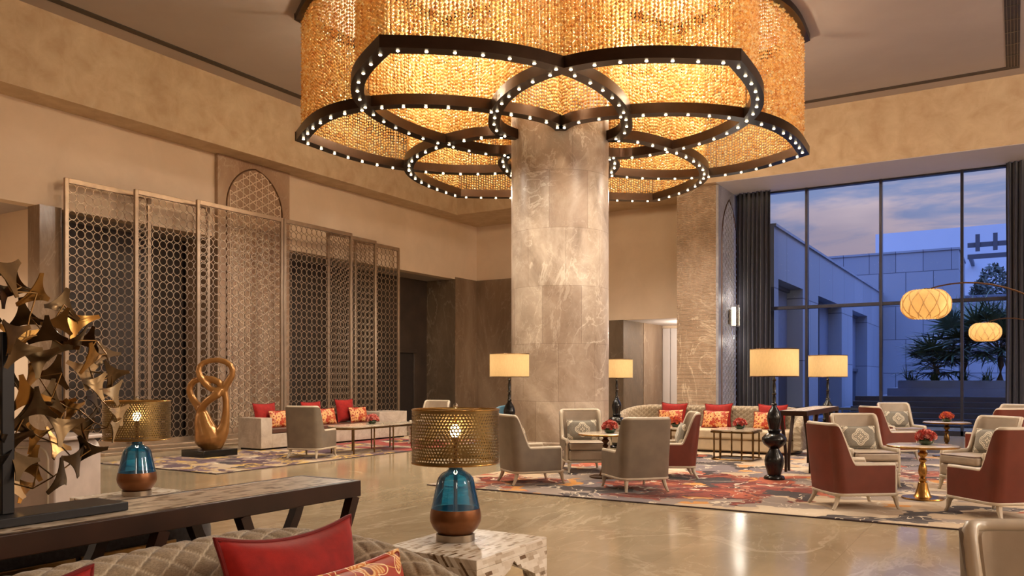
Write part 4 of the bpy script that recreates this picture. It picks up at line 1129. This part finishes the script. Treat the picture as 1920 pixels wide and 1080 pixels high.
def glass_lamp(label, loc):
    t_ = thing('table_lamp', label, 'table lamp', loc, 0, 'blue glass table lamps')
    MB().lathe([(.0,0), (.104,0), (.104,.036), (.0,.036)], 40, cap=False).build('base', M['steel'], t_, angle=30)
    MB().lathe([(.09,.036), (.12,.065), (.136,.1), (.139,.125), (.135,.155), (.131,.172), (.12,.172), (.122,.12), (.0,.1)], 48, cap=False).build('amber_bowl', M['amber_paint'], t_)
    MB().lathe([(.131,.173), (.122,.215), (.11,.27), (.1,.32), (.093,.338), (.075,.358), (.05,.372), (.038,.382), (.036,.405), (.039,.41)], 48, cap=False).build('glass_body', M['blue_glass'], t_)
    MB().lathe([(.0,.1), (.011,.1), (.011,.41), (.037,.411), (.037,.418), (.011,.42), (.011,.52), (.018,.525), (.018,.56), (.0,.56)], 20, cap=False).build('stem', M['bronze'], t_)
    MB().ball((0,0,.585), (.03,.03,.038), 16, 10).build('bulb', M['bulb'], t_)
    sh = MB(); G = []
    for k in range(97):
        a = 2*PI*k/96; G.append([(.235*math.cos(a), .235*math.sin(a), z) for z in (.418,.56,.703)])
    sh.grid(G[:-1], ci=True); sh.build('shade', M['perforated'], t_, angle=80)
    MB().tube([(.235*math.cos(2*PI*k/48), .235*math.sin(2*PI*k/48), .703) for k in range(48)], .004, 6, closed=True).tube([(.235*math.cos(2*PI*k/48), .235*math.sin(2*PI*k/48), .418) for k in range(48)], .004, 6, closed=True).tube([(-.235,0,.70), (.235,0,.70)], .004, 6).tube([(0,-.235,.70), (0,.235,.70)], .004, 6).tube([(0,0,.56), (0,0,.705)], .004, 6).build('shade_frame', M['brass'], t_)
    MB().ball((0,0,.722), (.013,.013,.016), 14, 8).build('finial', M['steel'], t_)
    lamp('table_lamp_light', 'POINT', (loc[0], loc[1], loc[2]+.585), 9, WARM, .04)
glass_lamp('blue glass lamp with pierced brass shade beside the near sofa', (-2.58,3.63,.551))
glass_lamp('blue glass lamp with pierced brass shade beyond the console', (-5.6,3.78,.551))

# ================================================================== TURNED FLOOR LAMPS
def floor_lamp(label, x, y, z=0.0165):
    t_ = thing('floor_lamp', label, 'floor lamp', (x,y,z), 0, 'turned black floor lamps with drum shades')
    MB().lathe([(.0,0), (.14,0), (.145,.02), (.13,.045), (.09,.06), (.10,.1), (.128,.2), (.133,.26), (.118,.33), (.075,.4), (.066,.425), (.08,.44), (.135,.48), (.17,.54), (.165,.58), (.125,.625), (.075,.65), (.085,.665), (.095,.68), (.07,.70), (.082,.76), (.1,.84), (.098,.88), (.075,.95), (.042,1.0), (.03,1.03), (.042,1.045), (.03,1.06)], 32).build('turned_base', M['black'], t_, angle=60)
    MB().lathe([(.03,1.055), (.02,1.08), (.026,1.13), (.018,1.17), (.034,1.19), (.018,1.21), (.024,1.3), (.016,1.36), (.03,1.385), (.012,1.41), (.012,1.6), (.0,1.6)], 20).build('stem', M['black'], t_, angle=60)
    G = []
    for k in range(64):
        a = 2*PI*k/64; G.append([(.328*math.cos(a), .328*math.sin(a), zz) for zz in (1.435,1.625,1.815)])
    MB().grid(G, ci=True).build('shade', M['shade'], t_, angle=80)
    f = MB()
    for zz in (1.435,1.815): f.tube([(.328*math.cos(2*PI*k/48), .328*math.sin(2*PI*k/48), zz) for k in range(48)], .006, 6, closed=True)
    for k in range(3): a = 2*PI*k/3; f.tube([(0,0,1.6), (.327*math.cos(a), .327*math.sin(a), 1.81)], .004, 5)
    f.build('shade_frame', M['bronze'], t_)
    MB().ball((0,0,1.645), (.035,.035,.045), 12, 8).build('bulb', M['bulb'], t_)
    lamp('floor_lamp_light', 'POINT', (x, y, z+1.645), 6, (1,.82,.56), .06)
floor_lamp('black turned floor lamp standing before the marble column, left side', -7.19, 11.66)
floor_lamp('black turned floor lamp half hidden behind the marble column', -7.0, 15.55, 0)
floor_lamp('black turned floor lamp at the near end of the narrow console', -2.88, 11.72)
floor_lamp('black turned floor lamp at the window end of the narrow console', -2.86, 15.45)

# ================================================================== ARC LAMPS
def arc_lamp(label, x, y, zc, r, bx, by):
    t_ = thing('arc_lamp', label, 'arc lamp', (bx,by,0.0165), 0, 'arc lamps with woven lantern shades'); zc -= .0165
    MB().lathe([(.0,0), (.2,0), (.2,.03), (.18,.045), (.0,.045)], 36).build('base', M['bronze'], t_)
    dx, dy = x-bx, y-by; pts = []
    for k in range(24):
        u = k/23; a = PI*.985*u
        # rises from the base, sweeps over and drops to the shade
        ex = (1-math.cos(a*.62+.0))/(1-math.cos(PI*.985*.62)); hz_ = math.sin(min(PI/2*1.16, u*PI/2*1.16))
        pts.append((dx*ex, dy*ex, .04+(zc+r*.56-.04+.02)*hz_/math.sin(PI/2*1.16)))
    MB().tube(pts, [.016-.008*k/23 for k in range(24)], 8).build('arm', M['bronze'], t_)
    H = r*.66
    def P(a, ph, s=1.0): c = math.copysign(abs(math.cos(ph))**.62, math.cos(ph)); return (dx+s*r*c*math.cos(a), dy+s*r*c*math.sin(a), zc+s*H*math.copysign(abs(math.sin(ph))**.9, math.sin(ph)))
    G = [[P(2*PI*k/48, -1.25+2.5*j/16) for j in range(17)] for k in range(48)]
    MB().grid(G, ci=True).build('shade', M['shade_arc'], t_, angle=80)
    rb = MB()
    for k in range(12):
        for s in (1, -1): rb.tube([P(2*PI*k/12+s*.85*(j/12-.5), -1.2+2.4*j/12, 1.012) for j in range(13)], .006, 5)
    rb.build('woven_ribs', M['cane'], t_)
    MB().lathe([(.0,.03), (.05,.02), (.085,0), (.0,0)], 20, (dx,dy,zc+H*.93)).build('cap', M['bronze'], t_)
    MB().ball((dx,dy,zc), .05, 12, 8).build('bulb', M['bulb'], t_)
    lamp('arc_lamp_light', 'POINT', (x, y, zc), 2.2, (1,.84,.6), .09)
arc_lamp('larger-looking arc lamp whose woven lantern hangs over the near pedestal table', -.9, 10.75, 2.29, .265, 1.25, 11.6)
arc_lamp('arc lamp whose smaller-looking lantern hangs over the far pedestal table', -.46, 16.7, 2.24, .25, 1.3, 17.0)

# ================================================================== COFFEE TABLES
def rrect(hx, hy, r, n=6):
    P_ = []
    for cx, cy, a0 in ((hx-r,hy-r,0), (-hx+r,hy-r,PI/2), (-hx+r,-hy+r,PI), (hx-r,-hy+r,1.5*PI)):
        for k in range(n+1): a = a0+PI/2*k/n; P_.append((cx+r*math.cos(a), cy+r*math.sin(a)))
    return P_
def coffee(label, x, y, hx, hy, r, z, legs, loop, group, z0=0.0165):
    t_ = thing('coffee_table', label, 'coffee table', (x,y,z0), 0, group); p = rrect(hx, hy, r, 8)
    MB().prism(p, z-.022, z).build('tabletop', M['table_top'], t_, bevel=.004)
    MB().tube([(a*.985, b*.985, z-.045) for a, b in p], .022, 4, closed=True, rot=PI/4).build('rim', M['brass_old'], t_)
    for a, b in legs: MB().tube([(a,b,0), (a,b,z-.03)], .014, 8).build('leg', M['brass_old'], t_)
    if loop: MB().tube([(a*.97, b*.97, .014) for a, b in p], .013, 6, closed=True).build('foot_loop', M['brass_old'], t_)
    return t_
sq = [(sx*.34*a, sy*.34*b) for sx in (-1,1) for sy in (-1,1) for a, b in ((1,.55), (.55,1))]
cg = 'square brass coffee tables before the far sofa'
coffee('rounded square brass coffee table before the right half of the far sofa', -4.16, 14.3, .37, .37, .13, .53, sq, True, cg)
coffee('rounded square brass coffee table behind the grey armchair backs', -5.3, 14.3, .37, .37, .13, .53, sq, True, cg)
coffee('long oval marble coffee table on brass legs before the stone bench', -10.72, 12.3, .36, 1.08, .355, .52, [(sx*.28, sy*v) for sx in (-1,1) for sy, v in ((-1,.85), (1,.85), (-1,.28), (1,.28))], False, None)
flowers('bowl of pink roses on the long oval coffee table', (-10.78,12.35,.5375), ('pink','red','pink'), 38, .105, .09, fg)
flowers('bowl of orange roses on the coffee table behind the grey armchair', (-5.27,14.3,.5475), ('orange','orange','red'), 34, .095, .085, fg)
flowers('bowl of pinkish roses on the coffee table before the far sofa', (-4.1,14.3,.5475), ('pink','red','red'), 34, .095, .085, fg)

# ================================================================== STONE BENCH
bn = thing('stone_bench', 'long pale stone bench with block arms and a brown leather seat', 'bench', (-12.88,13.37,0))
MB().span((-.33,-2.24,.05), (.33,-1.96,.645)).build('armrest', M['stone'], bn, bevel=.006)
MB().span((-.33,1.26,.05), (.33,2.26,.645)).build('armrest', M['stone'], bn, bevel=.006)
MB().span((-.33,-1.96,.05), (.33,1.26,.325)).build('base', M['stone'], bn, bevel=.005)
MB().span((-.33,-1.96,.325), (-.23,1.26,.62)).build('backrest', M['stone'], bn, bevel=.005)
MB().span((-.3,-2.2,0), (.27,2.22,.05)).build('plinth', M['black_metal'], bn, smooth=False)
MB().span((-.22,-1.95,.327), (.325,1.25,.435)).build('seat_cushion', M['brown_leather'], bn, bevel=.025, seg=3)
rg2, og2 = 'red cushions on the stone bench', 'orange floral cushions on the stone bench'
ra = make_cushion('red_cushion', 'red cushion at the near end of the stone bench', .58, .52, .17, M['red'], M['red_pipe'], rg2, .09)
fa = make_cushion('floral_cushion', 'orange floral cushion at the near end of the stone bench', .54, .36, .14, M['floral'], M['red_pipe'], og2, .06)
for i, (yy, w1, dz) in enumerate(((11.62,'near end',0), (12.92,'middle',0), (13.95,'far end',.03))):
    a = ra if i == 0 else dup(ra, (0,0,0), 0, 'red cushion %s of the stone bench' % ('in the middle' if i == 1 else 'at the far end'))
    b = fa if i == 0 else dup(fa, (0,0,0), 0, 'orange floral cushion %s of the stone bench' % ('in the middle, half behind the armchair,' if i == 1 else 'at the far end'))
    set_cushion(a, (-12.98,yy,.435+.235+dz), 0, .2); set_cushion(b, (-12.78,yy+.22,.435+.165), -.08, .28)

# ================================================================== SCULPTURES
sb = thing('bronze_sculpture', 'looping golden bronze abstract sculpture on a black slab', 'sculpture', (-12.55,9.93,0.0165), YAW)
MB().box((0,0,.06), (.62,.74,.12), -YAW).build('slab', M['black'], sb, bevel=.004)
def sp(cx, cy, d=0): return ((cx-300)*.00198, d, (945-cy)*.00198+.11)
body = MB()
body.tube([sp(305,955), sp(305,930), sp(300,890), sp(292,850,.01), sp(275,800,.01), sp(255,750,.01), sp(238,690,.01), sp(226,630,.02), sp(212,580,.03), sp(180,540,.04), sp(140,490,.05), sp(112,440,.05), sp(103,390,.05), sp(118,345,.05), sp(150,312,.04), sp(200,296,.03), sp(260,294,.0), sp(330,300,-.02), sp(385,325,-.02), sp(420,370,-.01), sp(440,430,0), sp(450,500,0), sp(452,570,0), sp(447,640,0), sp(437,710,0), sp(418,770,0), sp(385,820,0), sp(340,880,0), sp(310,930,0)],
          [1.2*q for q in (.10,.125,.19,.215,.2,.165,.14,.11,.075,.062,.055,.052,.05,.05,.05,.05,.052,.055,.056,.054,.05,.05,.055,.062,.075,.1,.13,.15,.12)], 16, up=(0,1,0), flat=.8)
body.tube([sp(215,600,.0), sp(245,545,-.05), sp(290,500,-.08), sp(340,465,-.09), sp(390,432,-.08), sp(405,415,-.06), sp(370,405,-.05), sp(320,385,-.05), sp(265,340,-.05), sp(222,285,-.04), sp(200,230,-.02), sp(205,180,0), sp(240,145,.02), sp(300,125,.03), sp(370,120,.03), sp(440,135,.02), sp(490,170,.01), sp(512,215,0), sp(505,260,0), sp(475,310,0), sp(445,355,0), sp(432,410,0)],
          [1.2*q for q in (.06,.06,.058,.062,.066,.06,.05,.045,.05,.05,.048,.045,.042,.04,.042,.045,.045,.045,.05,.058,.062,.05)], 16, up=(0,1,0), flat=.85)
bo = body.build('bronze_body', M['bronze_gold'], sb)
rm = bo.modifiers.new('fuse', 'REMESH'); rm.mode = 'VOXEL'; rm.voxel_size = .016; rm.use_smooth_shade = True
sm = bo.modifiers.new('soft', 'SMOOTH'); sm.factor = .5; sm.iterations = 3

ms = thing('brass_plate_sculpture', 'disc-like sculpture of curved brass fin plates on a black stand', 'sculpture', (-2.8,1.42,.951), 0)
MB().span((-.1,-.42,0), (.1,.37,.03)).build('stand_base', M['black_metal'], ms, bevel=.003)
MB().span((-.02,-.02,.03), (.02,.02,.62)).build('post', M['black_metal'], ms, bevel=.003)
def fin(size, tilt, rot, curve, mb):
    # concave-sided three-pointed plate, gently dished
    tips = [(math.cos(rot+2*PI*k/3+tilt*.3*(k-1)), math.sin(rot+2*PI*k/3+tilt*.3*(k-1))) for k in range(3)]
    out = []
    for k in range(3):
        a, b = tips[k], tips[(k+1) % 3]; w_ = .1
        tx, ty = -a[1], a[0]
        p0 = (a[0]+tx*w_, a[1]+ty*w_); ux, uy = -b[1], b[0]; p1 = (b[0]-ux*w_, b[1]-uy*w_)
        c = ((a[0]+b[0])*.19, (a[1]+b[1])*.19)
        for j in range(8):
            u = j/7; out.append(((1-u)**2*p0[0]+2*u*(1-u)*c[0]+u*u*p1[0], (1-u)**2*p0[1]+2*u*(1-u)*c[1]+u*u*p1[1]))
    n = len(out); rings = []
    for f_ in (1.0, .66, .33): rings.append([(p[0]*f_, p[1]*f_) for p in out])
    def Z(p): return curve*(p[0]*p[0]-.6*p[1])+curve*.5*p[0]
    vs = []; 
    for side in (0, 1):
        for r in rings:
            for p in r: vs.append((Z(p)*size+(.0016 if side else -.0016), p[0]*size, p[1]*size))
        vs.append((.0016 if side else -.0016, 0, 0))
    N = 3*n+1; fs = []
    for i in range(n):
        i2 = (i+1) % n
        for k in range(2):
            fs.append((k*n+i, k*n+i2, (k+1)*n+i2, (k+1)*n+i)); fs.append((N+k*n+i2, N+k*n+i, N+(k+1)*n+i, N+(k+1)*n+i2))
        fs.append((2*n+i, 2*n+i2, 3*n)); fs.append((N+2*n+i2, N+2*n+i, N+3*n)); fs.append((i2, i, N+i, N+i2))
    return mb.add(vs, fs)
finpx = [(8,60,1.2,0),(72,105,1.0,2),(125,125,1.1,3),(38,120,.8,1),(215,165,1.0,1),(100,205,1.0,2),(178,225,.85,0),(262,222,1.0,3),(325,285,.85,1),(150,262,1.0,2),(88,275,1.05,3),(20,262,1.0,0),(208,300,1.0,1),(268,285,.9,2),(358,330,.8,4),(35,320,1.0,2),(290,345,1.0,3),(125,345,1.0,1),(35,405,1.0,2),(130,408,1.0,3),(208,395,1.0,1),(305,390,1.0,4),(378,400,.9,2),(75,472,1.05,3),(175,478,1.0,2),(320,435,.85,1),(378,462,.85,4),(340,485,.8,2),(105,505,1.0,1),(225,510,.9,3),(70,565,1.05,2),(268,520,.9,3),(385,530,.7,4),(190,575,1.05,1),(318,562,.9,2),(362,580,.8,4),(130,610,.9,3),(40,625,1.05,1),(280,590,.95,2),(205,640,1.05,3),(58,695,1.0,2),(305,655,1.05,1),(130,705,1.0,3),(252,690,1.05,2),(180,745,1.05,1),(35,765,1.0,4),(110,785,.8,3),(-35,180,1.0,2),(-40,350,1.0,1),(-30,480,1.0,3),(-40,600,1.0,2),(-30,700,1.0,1),(-60,100,1.0,3),(-110,250,1.0,2),(-110,420,1.0,1),(-110,560,1.0,3),(-90,680,.9,2)]
ca_, sa_ = math.cos(YAW), math.sin(YAW)
def plane_pt(px, py, X):
    u = (px-960)/1543; dx = -sa_+ca_*u; dy = ca_+sa_*u; t_ = X/dx; return dy*t_, 1.42+(710-py)/1543*t_
r_ = random.Random(21)
for i, (cx, cy, s, mk) in enumerate(finpx):
    Y_, Z_ = plane_pt(cx/1.8, 480+cy/1.8, -2.8)
    mb = MB(); fin(.068*s, r_.uniform(-.5,.5), PI/2*r_.choice((1,-1))+r_.uniform(-.5,.5), r_.uniform(-.35,.35), mb)
    o = mb.build('brass_fin', M[('brass_old','fin_dark','fin_dark','brass','brass_pale')[mk]], ms, angle=50)
    o.rotation_euler = (0, r_.uniform(-.45,.45), r_.uniform(-.6,.6)); o.location = (r_.uniform(-.05,.05), Y_-1.42, Z_-.951)
rods = MB()
for i, a in enumerate(finpx):
    d = sorted(((a[0]-b[0])**2+(a[1]-b[1])**2, j) for j, b in enumerate(finpx) if j != i)[:3]
    for _, j in d:
        if j > i:
            p = plane_pt(a[0]/1.8, 480+a[1]/1.8, -2.8); q = plane_pt(finpx[j][0]/1.8, 480+finpx[j][1]/1.8, -2.8)
            rods.tube([(0,p[0]-1.42,p[1]-.951), (0,q[0]-1.42,q[1]-.951)], .0025, 5)
rods.build('joining_rods', M['brass_old'], ms)

# ================================================================== LEFT-HAND DESK, TEAL CHAIR, WALL SCONCE
dk = thing('reception_desk', 'white lacquered desk with rounded corners and a pale metal border', 'desk', (-7.75,4.1,0), .25)
def rpanel(hw, z0, z1, r): return [(a, b+(z0+z1)/2) for a, b in rrect(hw, (z1-z0)/2, r, 8)]
MB().prism(rpanel(.62,.03,.88,.13), -.26, .26, 'y').build('body', M['white_lac'], dk, bevel=.012)
MB().tube([(a, -.262, b) for a, b in rpanel(.55,.09,.82,.11)], .013, 6, closed=True, up=(0,1,0)).build('border', M['cream'], dk)
MB().span((-.7,-.3,.882), (.7,.3,.915)).build('counter', M['white_lac'], dk, bevel=.01)
MB().span((-.5,-.2,0), (.5,.2,.03)).build('plinth', M['steel'], dk, smooth=False)
tcx, tcy = -9.3, 15.2
tch = thing('teal_armchair', 'teal upholstered tub chair glimpsed behind the column lamp', 'armchair', (tcx,tcy,0), .6)
MB().prism(rrect(.34,.34,.12,6), .12, .44).build('seat', M['teal'], tch, bevel=.03, seg=3)
G = []
for k in range(17):
    a = PI*k/16; G.append([(.36*math.cos(a)*s_, .06+.34*math.sin(a)*s_, z) for s_, z in ((1,.13), (1,.78+.06*math.sin(a)), (.84,.78+.06*math.sin(a)), (.84,.13))])
MB().grid(G, cj=True).build('backrest', M['teal'], tch, bevel=.02, angle=50)
for sx in (-1,1):
    for sy in (-1,1): MB().tube([(sx*.25,sy*.25,.13), (sx*.27,sy*.27,0)], [.02,.012], 8).build('leg', M['black'], tch)
sn = thing('wall_sconce', 'crystal wall sconce glowing on the lattice niche by the curtain', 'wall light', (-6.63,22.4,3.11)); sn.scale = (1.35,1.35,1.35)
MB().box((-.02,0,0), (.06,.18,.3)).build('backplate', M['brass_pale'], sn, bevel=.006)
for z0, hh, rr in ((-.2,.22,.13), (.02,.22,.13)):
    m = MB()
    for k in range(18): a = -PI/2+PI*k/17; m.tube([(.01+rr*math.cos(a),rr*math.sin(a),z0), (.01+rr*math.cos(a),rr*math.sin(a),z0+hh)], .011, 6)
    m.build('crystal_rods', M['sconce_crystal'], sn)
m = MB()
for k in range(7): a = -PI/2+PI*k/6; m.tube([(.01+.06*math.cos(a),.06*math.sin(a),-.2), (.01+.02*math.cos(a),.02*math.sin(a),-.4-.06*math.cos(a))], [.011,.003], 6)
m.build('crystal_drops', M['sconce_crystal'], sn)
MB().lathe([(.0,-.17), (.04,-.17), (.04,.2), (.0,.2)], 16, (.03,0,0)).build('glow_tube', M['sconce_glow'], sn)
lamp('sconce_light', 'POINT', (-6.42,22.4,3.62), 9, (1,.9,.76), .14); lamp('sconce_light', 'POINT', (-6.42,22.4,2.45), 9, (1,.9,.76), .14)
